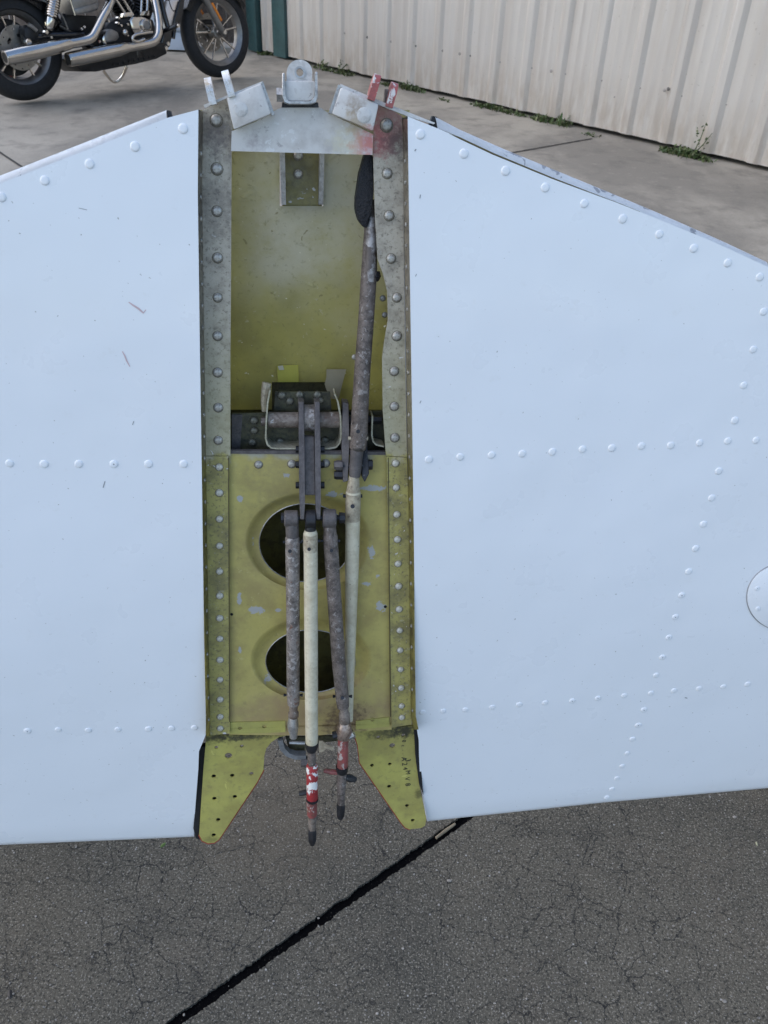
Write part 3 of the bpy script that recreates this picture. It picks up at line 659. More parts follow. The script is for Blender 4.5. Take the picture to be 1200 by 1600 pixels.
# swingarm, shock, fender
pipe('swingarm', [(36, 62, -.115, 14), (80, 56, -.115, 12), (130, 55, -.11, 13)], m_bblack, 10)
sh = pipe('shock_absorber', [(77, 48, -.16, 8), (77, 44, -.16, 15), (79, 29, -.16, 15), (80, 28, -.16, 10), (90, -30, -.15, 9)], m_chrome)
bm = bmesh.new(); p0, p1 = B(79.5, 28, -.16), B(89, -28, -.15); ax = (p1 - p0).normalized(); u = ax.orthogonal().normalized(); v = ax.cross(u); hr = 8.2 * bpx(80, 20, -.16)
bm_loft(bm, [p0.lerp(p1, t / 150) + (u * math.cos(t * .6) + v * math.sin(t * .6)) * hr for t in range(151)], .0085, 6); mesh('spring', bm, m_chrome, sh)
bm = bmesh.new(); sec = []
for k in range(15):
    a = rad(18 + k * 12); r = .352
    sec.append([Vector((math.cos(a) * (r - dr), yy, .345 + math.sin(a) * (r - dr))) for yy, dr in ((-.105, .085), (-.10, .03), (-.085, 0), (.085, 0), (.10, .03), (.105, .085))])
vv_ = [[bm.verts.new(p) for p in s] for s in sec]
for a, b in zip(vv_, vv_[1:]):
    for k in range(5): bm.faces.new((a[k], a[k + 1], b[k + 1], b[k]))
bmesh.ops.solidify(bm, geom=bm.faces[:], thickness=.006); mesh('rear_fender', bm, m_bblack, bike, angle=40)
pipe('fender_strut', smooth_pts([(40, -6, -.125, 3), (70, 2, -.125, 3), (95, 22, -.125, 3), (106, 46, -.125, 3)], 4), m_satin, 6)
# brake caliper on the rear disc
cal = bblock('brake_caliper', [(38, 45), (46, 38), (58, 44), (62, 56), (54, 66), (40, 60)], -.15, -.07, m_eng, bev=.008)
pipe('caliper_cap', [(44, 38, -.155, 6.5), (50, 42, -.155, 7.5), (57, 48, -.155, 6.5)], m_satin, 10, cal); bdisc('axle_nut', 45, 66, -.165, .021, .03, m_chrome, seg=12)
bdisc('shock_bolt', 73, 50, -.18, .013, .03, m_chrome, seg=8); bdisc('shock_bolt', 80.5, 58.5, -.17, .009, .02, m_chrome, seg=8)
# battery / oil tank cover
bt = bblock('battery_box', [(116, 24), (108, -30), (150, -34), (155, 12), (150, 17)], -.17, .12, m_satin, bev=.006)
bblock('box_trim', [(117, 24), (114.5, 14.5), (152, 4.5), (155, 13)], -.178, -.165, m_satin, bt, .003)
pipe('box_rail', [(117, 24, -.18, 3), (107, -8, -.18, 3)], m_chrome, 8, bt)
bblock('side_frame_plate', [(84, 60), (98, 20), (120, 26), (148, 24), (168, 30), (160, 60), (120, 70)], -.05, .08, m_eng, bev=.01)
# seat, tank, front end above the picture
bblock('seat', [(40, -38), (70, -50), (150, -58), (190, -72), (190, -62), (150, -44), (60, -30)], -.14, .14, m_tyre, bev=.02)
bblock('fuel_tank', [(188, -62), (196, -100), (250, -112), (288, -96), (286, -70), (240, -58)], -.13, .13, m_bblack, bev=.03)
def fork(y, first_):
    ax_ = Vector((WB, y, .325)); up_ = Vector((-.50, 0, .87)).normalized()
    bm = bmesh.new()
    bm_loft(bm, [ax_ - up_ * .035, ax_ - up_ * .02, ax_ + up_ * .02, ax_ + up_ * .33, ax_ + up_ * .35, ax_ + up_ * .352, ax_ + up_ * .75], [.010, .021, .026, .027, .028, .021, .021], 16)
    f = mesh('fork_leg', bm, m_satin, bike)
    bm = bmesh.new(); s_ = -1 if y < 0 else 1
    c = ax_ + up_ * .145 + Vector((.034, .0, .012)); bm_box(bm, c, up_ * .070, Vector((.87, 0, .5)) * .0105, Vector((0, .013, 0))); bevel(bm, .004); mesh('reflector', bm, m_amber, f)
    bm = bmesh.new(); bm_loft(bm, [ax_ + Vector((0, s_ * .02, 0)), ax_ + Vector((0, s_ * .032, 0))], .016, 6); mesh('axle_nut', bm, m_chrome, f)
fork(-.095, True); fork(.095, False)
bm = bmesh.new(); sec = []
for k in range(11):
    a = rad(30 + k * 12); r = .345
    sec.append([bm.verts.new((WB + math.cos(a) * (r - dr), yy, .325 + math.sin(a) * (r - dr))) for yy, dr in ((-.07, .05), (-.06, .01), (.06, .01), (.07, .05))])
for a, b in zip(sec, sec[1:]):
    for k in range(3): bm.faces.new((a[k], a[k + 1], b[k + 1], b[k]))
bmesh.ops.solidify(bm, geom=bm.faces[:], thickness=.005); mesh('front_fender', bm, m_bblack, bike)
hb_ = pipe('handlebar', smooth_pts([(196, -150, -.36, 5), (232, -158, -.28, 4), (262, -148, -.1, 4), (262, -148, .1, 4), (232, -158, .28, 4), (196, -150, .36, 5)], 4), m_chrome, 10)
bm = bmesh.new(); bmesh.ops.create_uvsphere(bm, u_segments=20, v_segments=12, radius=.09, matrix=Matrix.Translation((WB - .18, 0, .86))); mesh('headlamp', bm, m_chrome, bike)
# pedal, pegs, stand
pipe('brake_pedal', smooth_pts([(238, 50, -.26, 3.6), (224, 52, -.27, 4), (211, 55, -.27, 4.2), (207, 61, -.27, 4.4), (214, 65, -.27, 4.4), (226, 61, -.27, 4.2)], 5), m_chrome, 10)
pipe('foot_peg', smooth_pts([(250, 51, -.14, 4), (262, 46, -.22, 6.5), (272, 42, -.26, 7.5), (279, 38, -.28, 6)], 4), m_bblack, 10); bdisc('peg_end', 279, 40, -.30, .014, .02, m_chrome, seg=10)
bblock('peg_bracket', [(258, 44), (270, 40), (266, 72), (258, 80), (252, 66)], -.14, -.10, m_bblack, bev=.006)
bdisc('bracket_bolt', 263, 68.5, -.15, .016, .02, m_chrome, seg=8); bdisc('bracket_bolt', 260, 75.5, -.15, .016, .02, m_chrome, seg=8)
bblock('brake_light_switch', [(213, 80), (220, 77), (227, 86), (225, 90), (214, 91)], -.16, -.13, m_satin, bev=.003)
pipe('side_stand', smooth_pts([(198, 104, .16, 5), (191, 119, .22, 4.5), (182, 128, .24, 4), (174, 126, .24, 3.4), (167, 118, .22, 4.5), (160, 108, .18, 5.5)], 5), m_chrome, 8)
pipe('brake_hose', smooth_pts([(262, -10, -.05, 1.6), (266, 8, -.06, 1.6), (271, 18, -.06, 1.6), (276, 24, -.06, 1.6)], 4), m_rubber, 6)

# ================================================================== aircraft tailplane
tail = empty('aircraft_tailplane', TM)
tag(tail, 'white aircraft tailplane with an open yellow-green centre bay, propped above the cracked slab', 'tailplane')
def interp(tbl, x):
    if x <= tbl[0][0]: (a, b), (c, d) = tbl[0], tbl[1]
    elif x >= tbl[-1][0]: (a, b), (c, d) = tbl[-2], tbl[-1]
    else:
        for (a, b), (c, d) in zip(tbl, tbl[1:]):
            if a <= x <= c: break
    return b + (d - b) * (x - a) / (c - a)
L_TE = [(-420, 444), (0, 287), (150, 229), (262, 184), (311, 171)]
L_LE = [(-420, 1340), (0, 1322), (305, 1309)]
L_IN = [(171, 310), (300, 309), (560, 312.5), (720, 315), (860, 317), (1000, 319), (1145, 322), (1152, 321), (1168, 311), (1200, 310), (1290, 303), (1340, 303)]
R_TE = [(637, 182), (700, 207), (770, 240), (860, 277), (962, 316), (1030, 343), (1120, 380), (1200, 417), (1750, 662)]
R_LE = [(660, 1286), (945, 1256), (1200, 1234), (1750, 1186)]
R_IN = [(182, 637), (400, 640), (560, 642.5), (720, 645), (860, 647), (1000, 648), (1132, 650), (1140, 654), (1200, 655), (1240, 661), (1290, 669)]
CURVE, NOSE = .030, .0125
def zprof(v): t = max(0., (v - .58) / .42); return -CURVE * t * t
def vof(px, py):
    te, le = (L_TE, L_LE) if px < 480 else (R_TE, R_LE)
    a, b = interp(te, px), interp(le, px) - 6
    return max(0., min(1.0, (py - a) / (b - a)))
def skin(px, py, dz=0.): return P(px, py, zprof(vof(px, py)) + dz)
def zback(v): return -(.034 + .046 * min(1., v / .45) ** .75)
def build_skin(TE, LE, IN, xo, side):
    bm = bmesh.new(); NV, NU = 44, 30; cols = []
    for i in range(NU + 1):
        f = (i / NU) ** 1.35
        col = []
        for j in range(NV + 1):
            v = j / NV; x = interp(IN, interp(LE, interp(IN, 700)) * v)
            for _ in range(3):
                xi = interp(IN, interp(TE, x) + (interp(LE, x) - 6 - interp(TE, x)) * v); x = xi + (xo - xi) * f
            y = interp(TE, x) + (interp(LE, x) - 6 - interp(TE, x)) * v
            col.append(P(x, y, zprof(v)))
        t = (col[-1] - col[-2]).normalized()
        b = col[-1]; full = list(col); th = .034
        for k in range(1, 9):
            a = math.pi * k / 8
            full.append(b + t * NOSE * math.sin(a) * 1.15 + Vector((0, 0, -th / 2 * (1 - math.cos(a)))))
        te, le = col[0], full[-1]
        for j in range(13, -1, -1):
            v = j / 14; q = te.lerp(le, v); zb = zback(v) * (1 - v ** 6) + le.z * v ** 6; full.append(Vector((q.x, q.y, zb)))
        cols.append([bm.verts.new(p) for p in full])
    for a, b in zip(cols, cols[1:]):
        n = len(a)
        for k in range(n): bm.faces.new((a[k], a[(k + 1) % n], b[(k + 1) % n], b[k]))
    bm.faces.new(cols[-1])
    return mesh('skin_panel', bm, m_white, tail, angle=32), cols
sl_, _ = build_skin(L_TE, L_LE, L_IN, -420, -1); sl_['label'] = 'left white skin panel with two red scuffs'
sr_, _ = build_skin(R_TE, R_LE, R_IN, 1750, 1); sr_['label'] = 'right white skin panel with a round access cover'
# root ribs: the side walls of the bay, from the skin edge down to the back
def rib(IN, dx, ytop, ybot, name='root_rib'):
    bm = bmesh.new(); rows = []; n = 46
    for j in range(n + 1):
        y = ytop + (ybot - ytop) * j / n; x = interp(IN, y); v = (y - 170) / 1130
        rows.append([bm.verts.new(p) for p in (P(x, y, -.0008), P(x + dx * .25, y, -.004), P(x + dx, y, -.0165), P(x + dx, y, -.022), P(x + dx, y, zback(v) + zprof(v) * .3))])
    for a, b in zip(rows, rows[1:]):
        for k in range(4): bm.faces.new((a[k], a[k + 1], b[k + 1], b[k]))
    bmesh.ops.solidify(bm, geom=bm.faces[:], thickness=.0011)
    return mesh(name, bm, m_flange, tail)
rib(L_IN, 7, 174, 1150); rib(R_IN, -8, 186, 1140)
# flanges carrying the big rivets
def cplate(name, pts, z, th, mat, holes=(), parent=None, bev=0, label=None):
    bm = bmesh.new(); hs = []
    for h in holes:
        hx, hy, hr = h[:3]; c = P(hx, hy, z); r = hr * pxm(hx, hy, z)
        hs.append([c + Vector((math.cos(k * math.pi / 6) * r, math.sin(k * math.pi / 6) * r, 0)) for k in range(12)])
    bm_plate(bm, [P(a, b, z) for a, b in pts], hs, th)
    if bev: bmesh.ops.bevel(bm, geom=[e for e in bm.edges if len(e.link_faces) == 2 and e.calc_face_angle() > .8], offset=bev, segments=2, affect='EDGES', clamp_overlap=True)
    o = mesh(name, bm, mat, parent or tail)
    if label: o['label'] = label
    return o
FZ = -.0165
cplate('rivet_flange', [(313, 174), (336, 163), (355, 152), (360, 172), (364, 205), (362, 240), (361, 420), (360, 560), (360, 712), (318, 712), (317, 500), (316, 300)], FZ, .0014, m_flange, label='grey oversprayed left upper flange')
cplate('rivet_flange', [(589, 163), (612, 172), (628, 181), (630, 240), (631, 420), (633, 560), (636, 714), (603, 712), (598, 640), (597, 560), (600, 535), (606, 500), (605, 455), (599, 430), (590, 405), (586, 340), (583, 240), (584, 200)], FZ, .0014, m_flange, label='right upper flange with red overspray at the top and a scalloped inner edge')
cplate('rivet_flange', [(318, 713), (357, 713), (358, 900), (359, 1138), (359, 1146), (323, 1150), (321, 1000), (319, 850)], FZ, .0014, m_flange, label='yellow-green left lower flange')
cplate('rivet_flange', [(604, 713), (636, 715), (640, 860), (641, 1000), (643, 1132), (612, 1137), (610, 1000), (607, 860)], FZ, .0014, m_flange, label='yellow-green right lower flange')
# back of the upper bay with its two cut-outs
bm = bmesh.new()
def bz(y): return zback((y - 170) / 1130)
xs = [312, 360, 400, 425, 437, 452, 470, 488, 505, 516, 535, 560, 600, 640]; ys = [172, 200, 222, 238, 252, 270, 290, 312, 322, 360, 420, 480, 540, 597, 622, 640]
gv = [[bm.verts.new(P(x, y, bz(y))) for x in xs] for y in ys]
for j in range(len(ys) - 1):
    for i in range(len(xs) - 1):
        cx_, cy_ = (xs[i] + xs[i + 1]) / 2, (ys[j] + ys[j + 1]) / 2
        if 437 < cx_ < 505 and 222 < cy_ < 322: continue
        if 425 < cx_ < 516 and cy_ > 597: continue
        bm.faces.new((gv[j][i], gv[j][i + 1], gv[j + 1][i + 1], gv[j + 1][i]))
bmesh.ops.solidify(bm, geom=bm.faces[:], thickness=.001); mesh('back_plate', bm, m_bay, tail)
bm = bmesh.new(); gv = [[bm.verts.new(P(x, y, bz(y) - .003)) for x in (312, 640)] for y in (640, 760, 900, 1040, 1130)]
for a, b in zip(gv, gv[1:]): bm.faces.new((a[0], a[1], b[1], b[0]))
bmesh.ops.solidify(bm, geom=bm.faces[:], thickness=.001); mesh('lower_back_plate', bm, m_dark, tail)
bm = bmesh.new(); ends = [(P(312, 1142, -.0185), P(643, 1132, -.0185))]
v = [bm.verts.new(p) for p in (P(316, 1140, -.019), P(643, 1130, -.019), P(643, 1128, -.078), P(316, 1138, -.078))]; bm.faces.new(v)
bmesh.ops.solidify(bm, geom=bm.faces[:], thickness=.0012); mesh('front_closing_web', bm, m_chrom, tail)
bm = bmesh.new(); v = [bm.verts.new(p) for p in (P(312, 178, -.0185), P(640, 186, -.0185), P(640, 186, -.044), P(312, 178, -.044))]; bm.faces.new(v)
bmesh.ops.solidify(bm, geom=bm.faces[:], thickness=.001); mesh('rear_closing_web', bm, m_bay, tail)
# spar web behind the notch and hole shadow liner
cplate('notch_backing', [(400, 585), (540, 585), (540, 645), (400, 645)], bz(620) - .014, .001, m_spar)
# fitting channel seen through the upper cut-out
for pts in ([(437, 236), (445, 236), (447, 320), (440, 320)], [(500, 236), (507, 236), (505, 320), (498, 320)]):
    bm = bmesh.new(); bm_prism(bm, [P(a, b, bz(b) + .004) for a, b in pts], Vector((0, 0, -.02))); mesh('fitting_side', bm, m_alu, tail)
cplate('fitting_back', [(440, 200), (505, 200), (503, 322), (441, 322)], bz(280) - .010, .001, worn('scraped_primer', (.20, .17, .05), (.09, .075, .03), .4, spots=[((.46, .46, .47), 55, .60, .9)], nscale=40))
# cap plate across the top, with the two folded brackets
CZ = -.0130
cplate('cap_plate', [(361, 236), (362, 205), (400, 190), (425, 175), (437, 169), (450, 165), (470, 162.5), (488, 164), (502, 169), (515, 178), (548, 193), (583, 210), (582, 242), (470, 239)], CZ, .0016, m_cap)
def folded(name, poly, lip):
    bm = bmesh.new(); bm_prism(bm, [P(a, b, .0005) for a, b in poly], Vector((0, 0, -.012))); bevel(bm, .0012)
    return mesh(name, bm, m_cap, tail)
folded('hinge_bracket', [(354, 153), (408, 130), (424, 178), (365, 203)], None)['label'] = 'white bracket left of the top centre lug'
folded('hinge_bracket', [(533, 136), (592, 163), (583, 205), (519, 178)], None)['label'] = 'brown-stained white bracket right of the top centre lug'
for poly in ([(402, 130), (411, 127), (429, 178), (425, 181)], [(529, 132), (534, 135), (519, 178), (514, 176)]):
    cplate('bracket_liner', poly, -.004, .010, m_alu)
for poly in ([(318, 164), (360, 147), (410, 127), (410, 130), (355, 153), (320, 169)], [(532, 131), (560, 143), (595, 158), (680, 192), (678, 194), (640, 183), (590, 163), (533, 136)]):
    cplate('hinge_strip', poly, -.0025, .004, m_oldwhite)
# clevis lugs: plates seen on edge, rounded at the top
def lug(base, top, wpx, zc, dz, mat, label=None, skew=0):
    bm = bmesh.new(); p, q = P(*base, zc), P(*top, zc); ax = (q - p).normalized(); L = (q - p).length; sx = Vector((ax.y, -ax.x, 0)).normalized() * (wpx / 2 * pxm(*top, zc))
    sx += Vector((0, 0, skew)); R = dz / 2; prof = [(-R, 0)] + [(R * math.cos(math.pi - k * math.pi / 10), L - R + R * math.sin(k * math.pi / 10)) for k in range(11)] + [(R, 0)]
    loop = [p - sx + ax * b + Vector((0, 0, a)) for a, b in prof]; bm_prism(bm, loop, sx * 2)
    bmesh.ops.bevel(bm, geom=[e for e in bm.edges if len(e.link_faces) == 2 and e.calc_face_angle() > 1], offset=.0009, segments=2, affect='EDGES', clamp_overlap=True)
    o = mesh('hinge_lug', bm, mat, tail)
    if label: o['label'] = label
m_lugr = worn('red_stained_lug', (.40, .10, .09), (.20, .08, .07), .42, .2, spots=[((.66, .64, .60), 95, .55, .9)], nscale=80, amount=.7)
m_lugb = worn('worn_brass_white_lug', (.62, .61, .60), (.40, .31, .19), .35, .4, spots=[((.70, .70, .70), 90, .55, .8)], nscale=60, amount=.7)
lug((334, 164), (324, 121), 11, -.006, .016, m_lugb, 'leftmost bare metal hinge lug'); lug((363, 152), (351, 110), 11, -.006, .016, m_lugb, 'second hinge lug from the left')
lug((578, 157), (590, 116), 11, -.006, .017, m_lugr, 'pink and white hinge lug'); lug((606, 168), (617, 129), 11, -.006, .016, m_lugr, 'red-faced white-tipped hinge lug'); lug((602, 167), (604, 139), 5, -.012, .012, m_brown)
# centre fitting with its holed lug
fit = empty('centre_fitting'); fit.parent = tail
bm = bmesh.new(); bm_prism(bm, [P(a, b, -.002) for a, b in ((443, 128), (447, 126), (489, 126), (493, 128), (492, 150), (488, 156), (482, 158), (454, 158), (447, 156), (443, 150))], Vector((0, 0, -.010))); bevel(bm, .001); mesh('fitting_pad', bm, m_oldwhite, fit)
bm = bmesh.new(); path = [(441, 114), (441, 150), (444, 160), (452, 163), (486, 163), (494, 160), (497, 150), (496, 112)]
out = [P(a, b, .001) for a, b in path]; inn = [P(a, b, .001) for a, b in ((445, 114), (445, 149), (447, 156), (453, 159), (484, 159), (490, 156), (493, 149), (492, 112))]
bm_prism(bm, out + inn[::-1], Vector((0, 0, -.022))); bmesh.ops.bevel(bm, geom=bm.edges[:], offset=.0004, segments=1, affect='EDGES', clamp_overlap=True); mesh('fitting_channel', bm, m_alu, fit)
bm = bmesh.new(); arc = [P(468 + 20 * math.cos(math.pi * (1 - k / 14)), 113 - 20 * math.sin(math.pi * k / 14), -.008) for k in range(15)]
hc = P(468.5, 113, -.008); hr = 5.6 * pxm(468, 113)
bm_plate(bm, [P(448, 132, -.008)] + arc + [P(488, 132, -.008)], [[hc + Vector((math.cos(k * math.pi / 8) * hr, math.sin(k * math.pi / 8) * hr, 0)) for k in range(16)]], .006); mesh('holed_lug', bm, m_oldwhite, fit)
bm = bmesh.new(); rr0 = hr * 1.02; bm_loft(bm, [hc + Vector((0, 0, .0010)), hc + Vector((0, 0, .0010)), hc + Vector((0, 0, -.006))], [rr0 * .98, rr0 * 1.5, rr0 * 1.5], 20, cap=False, ref=(1, 0, 0)); mesh('bushing', bm, m_alu, fit)
bm = bmesh.new(); bm_prism(bm, [P(a, b, -.012) for a, b in ((441, 160), (497, 160), (498, 168), (440, 168))], Vector((0, 0, -.012))); mesh('fitting_foot', bm, m_black, fit)
bdz = P(440, 148, -.004); bm = bmesh.new(); bm_loft(bm, [bdz + Vector((.001, 0, -.004)), bdz + Vector((-.0035, 0, -.004))], .005, 6); mesh('bolt', bm, m_alu, fit)
# trailing-edge lips: thin curved sheet standing behind the skin edge
def lip(pts, r0s, zc, drop=.011):
    bm = bmesh.new(); rows = []
    for (x, y, x2, y2), k in zip(pts, range(99)):
        e, t = P(x, y, zc), P(x2, y2, zc); d = t - e; L = d.length; row = []
        for s in range(9):
            a = s / 8; row.append(bm.verts.new(e + d * math.sin(a * math.pi * .62) / math.sin(math.pi * .5) * 1.0 + Vector((0, 0, -drop * (1 - math.cos(a * math.pi * .62))))))
        rows.append(row)
    for a, b in zip(rows, rows[1:]):
        for k in range(8): bm.faces.new((a[k], a[k + 1], b[k + 1], b[k]))
    bmesh.ops.solidify(bm, geom=bm.faces[:], thickness=-.0012)
    return mesh('trailing_lip', bm, [m_lip], tail, angle=60)
m_lip = worn('chipped_lip_paint', WHITE, (.66, .66, .66), .32, spots=[((.36, .37, .40), 42, .60, .85)], nscale=30, amount=.3, coat=.2)
lip([(-420, 446, -421, 431), (0, 289, -1, 273), (150, 231, 147, 215), (261, 187, 258, 171)], None, -.001)
lip([(684, 203, 681, 182), (720, 217, 719, 202), (790, 249, 787, 232), (862, 279, 860, 262), (950, 313, 950, 299), (1030, 344, 1031, 333), (1130, 385, 1131, 377), (1200, 418, 1201, 410)], None, -.003, .004)
bm = bmesh.new(); bm_loft(bm, [P(a, b, -.0006) for a, b in ((686, 202), (720, 217), (770, 240.5), (862, 278.5), (962, 316.5), (1000, 331))], [.0004, .0009, .0009, .0008, .0006, .0002], 6); mesh('lip_gap', bm, m_seam, tail)
for pts in ([(684, 204), (670, 196), (676, 181), (683, 183)], [(262, 187), (270, 185), (266, 173), (260, 172)]):
    cplate('lip_end', pts, -.006, .006, m_rubber)  # black plates painting the dark hollow of the open lip ends
# lower web with two dished lightening holes
WZ = -.0205
bm = bmesh.new()
def ell(c, r, n, z): return [P(c[0] + r[0] * math.cos(2 * math.pi * k / n), c[1] + r[1] * math.sin(2 * math.pi * k / n), z) for k in range(n)]
dishes = (((483, 848), (102, 82), (477, 848), (72, 61)), ((486, 1033), (100, 66), (485, 1033), (70, 49)))
dishes = (((482, 846), (100, 78), (477, 848), (72, 61)), ((486, 1030), (96, 66), (485, 1033), (70, 49)))
top_l = [(356, 706), (480, 705), (606, 707), (608, 860), (612, 1122), (612, 1140), (556, 1143), (500, 1149), (440, 1149), (358, 1148), (357, 900)]
# outline as z = WZ, dished rings lofted in
es = []; loops = []
for lp in [[P(a, b, WZ) for a, b in top_l]] + [ell(d[0], d[1], 48, WZ) for d in dishes]:
    vs2 = [bm.verts.new(p) for p in lp]; loops.append(vs2); es += [bm.edges.new((vs2[i], vs2[(i + 1) % len(vs2)])) for i in range(len(vs2))]
bmesh.ops.triangle_fill(bm, use_beauty=True, use_dissolve=False, edges=es)
for d, lp in zip(dishes, loops[1:]):
    prev = lp
    for t, z in ((.12, -.0004), (.3, -.0030), (.55, -.0062), (.8, -.0074), (1.0, -.0076), (1.0, -.0092)):
        c = [(a + (b - a) * t) for a, b in zip(d[0], d[2])]; r = [(a + (b - a) * t) for a, b in zip(d[1], d[3])]
        ring = [bm.verts.new(p) for p in ell(c, r, 48, WZ + z)]
        for k in range(48): bm.faces.new((prev[k], prev[(k + 1) % 48], ring[(k + 1) % 48], ring[k]))
        prev = ring
web = mesh('lightening_web', bm, m_web, tail, angle=50)
for d in dishes:
    bm = bmesh.new(); e_ = ell(d[2], d[3], 48, WZ - .0076); bm_loft(bm, e_ + [e_[0]], .0005, 5, cap=False); mesh('hole_rim', bm, m_alu, web)
cplate('web_edge', [(357, 704), (607, 706), (607, 711), (357, 709)], WZ + .0016, .004, m_greybar)
for pts in ([(359, 1129), (400, 1128), (446, 1127), (446, 1144), (359, 1147)], [(556, 1127), (608, 1121), (609, 1135), (556, 1140)]):
    cplate('edge_strip', pts, WZ + .0012, .001, m_chromflat, holes=[(413, 1135, 3.6), (375, 1138, 3)] if pts[0][0] < 400 else [(582, 1125, 3)])
# thin seam joggles beside the web
for pts in ([(356.5, 715), (357.8, 715), (359.3, 1128), (358, 1128)], [(606, 715), (607.3, 715), (611, 1120), (609.5, 1120)]): cplate('web_seam', pts, FZ + .0003, .001, m_seam)
for hx, hy, hw in ((362, 960, 2.6), (602, 948, 2.6)):
    c_ = P(hx, hy, FZ + .0004 if hx < 357 else WZ + .0003); bm = bmesh.new(); bm.faces.new([bm.verts.new(c_ + Vector((math.cos(k * .628), math.sin(k * .628), 0)) * hw * pxm(hx, hy)) for k in range(10)]); mesh('drilled_hole', bm, m_void, tail, smooth=False)
# spar cap in the gap between back plate and web
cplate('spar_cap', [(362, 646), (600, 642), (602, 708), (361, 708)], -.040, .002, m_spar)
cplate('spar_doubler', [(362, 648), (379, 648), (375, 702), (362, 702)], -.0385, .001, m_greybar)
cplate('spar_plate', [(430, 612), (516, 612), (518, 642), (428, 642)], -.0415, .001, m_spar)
# the bent brackets round the pivot
def strip(name, path, z0, z1, th, mat, w_=None):
    bm = bmesh.new(); n = len(path); A = []
    for i in range(n):
        p = P(*path[i], z1); a = P(*path[max(i - 1, 0)], z1); b = P(*path[min(i + 1, n - 1)], z1); t = (b - a).normalized(); nn = Vector((-t.y, t.x, 0)) * th / 2
        A.append([bm.verts.new(p + nn), bm.verts.new(p - nn), bm.verts.new(p - nn + Vector((0, 0, z0 - z1))), bm.verts.new(p + nn + Vector((0, 0, z0 - z1)))])
    for a, b in zip(A, A[1:]):
        for k in range(4): bm.faces.new((a[k], a[(k + 1) % 4], b[(k + 1) % 4], b[k]))
    bm.faces.new(A[0]); bm.faces.new(A[-1][::-1])
    return mesh(name, bm, mat, tail)
m_brk = worn('bracket_edge_paint', (.50, .47, .36), (.20, .18, .11), .45, .2, nscale=90, amount=.7)
strip('pivot_bracket', [(422, 610), (418, 630), (416, 660), (415, 685), (418, 695), (424, 700), (432, 701), (515, 701), (525, 699), (531, 692), (533, 682), (532, 650), (528, 628), (523, 616)], -.040, -.022, .0013, m_brk)
strip('pivot_bracket', [(582, 650), (581, 680), (583, 690), (588, 695), (600, 698)], -.038, -.022, .0013, m_brk)
# pivot tube and bolts
def rod(name, pts, mat, parent, seg=18, cap=True):
    """pts: (px, py, z, width_px)"""
    bm = bmesh.new(); bm_loft(bm, [P(a, b, z) for a, b, z, w_ in pts], [w_ / 2 * pxm(a, b, z) for a, b, z, w_ in pts], seg, cap); return mesh(name, bm, mat, parent, angle=40)
def hexbolt(name, p, q, wpx, z, mat, parent, seg=6): return rod(name, [(*p, z, wpx), (*q, z, wpx)], mat, parent, seg)
rod('pivot_tube', [(419, 656, -.031, 25), (468, 656, -.031, 25)], m_rusty, tail); rod('pivot_tube', [(496, 656, -.031, 25), (531, 656, -.031, 25)], m_rusty, tail)
hexbolt('pivot_bolt', (408, 658), (416, 658), 15, -.031, m_brown, tail); hexbolt('pivot_bolt', (584, 656), (596, 656), 13, -.032, m_black, tail)
rod('folded_tab', [(417, 598, -.034, 15), (414, 612, -.033, 12), (412, 628, -.034, 9), (413, 642, -.036, 8)], m_creamdirty, tail, 8)
# tape scraps
bm = bmesh.new(); tp = [(508, 578), (541, 580), (536, 605), (528, 624)]; tq = [(506, 592), (516, 597), (512, 608), (526, 622)]
gv = []
for t in range(9):
    f = t / 8; y = 577 + 46 * f; lft = 508 + (2 if f < .4 else (f - .4) * 26) - (6 * math.sin(max(0, (f - .3)) * 3.0)); rgt = 541 - 12 * f
    gv.append([bm.verts.new(P(lft + (rgt - lft) * s / 5, y, bz(560) + .003 + .012 * f * (1 - s / 5) + .010 * f)) for s in range(6)])
for a, b in zip(gv, gv[1:]):
    for k in range(5): bm.faces.new((a[k], a[k + 1], b[k + 1], b[k]))
bmesh.ops.solidify(bm, geom=bm.faces[:], thickness=.0003); mesh('tape_scrap', bm, m_tape, tail)['label'] = 'curled masking tape scrap'
cplate('tape_scrap', [(433, 571), (466, 570), (467, 597), (434, 597)], bz(585) + .0030, .0003, m_tapey, label='yellow tape remnant')
cplate('tape_scrap', [(434, 572), (442, 571), (444, 578), (436, 578)], bz(575) + .0036, .0002, m_tape, label='small cream tape fragment')
# black putty wedge
bm = bmesh.new(); bm_prism(bm, [P(a, b, -.021) for a, b in ((570, 240), (584, 242), (584, 300), (580, 330), (576, 352), (570, 358), (560, 346), (555, 328), (556, 310), (562, 270))], Vector((0, 0, -.014)))
bevel(bm, .0025, 2); mesh('putty_wedge', bm, m_putty, tail)
# yellow gusset tabs
hL = [(338, 1168, 3), (378, 1166, 3), (357, 1181, 5.6), (334, 1213, 3.4), (363, 1212, 3.4), (393, 1209, 3.4), (335, 1248, 3.4), (367, 1245, 3.4), (341, 1281, 3.4), (334, 1305, 3.4)]
hR = [(591, 1152, 3.2), (630, 1149, 3.2), (613, 1165, 4.6), (581, 1196, 3.2), (609, 1194, 2.8), (608, 1229, 3.2), (636, 1259, 3.2), (645, 1282, 3.2)]
tl = [(322, 1149), (452, 1149), (436, 1152), (424, 1160), (416, 1170), (413, 1182), (412, 1203), (402, 1222), (348, 1303), (342, 1312), (335, 1317), (325, 1318), (316, 1314), (311, 1305), (314, 1258), (318, 1200), (321, 1165)]
tr = [(643, 1134), (645, 1133), (648, 1150), (650, 1190), (655, 1225), (664, 1268), (666, 1281), (664, 1290), (658, 1294), (640, 1296), (633, 1293), (627, 1286), (562, 1192), (559, 1165), (555, 1152), (545, 1146), (530, 1146), (560, 1142)]
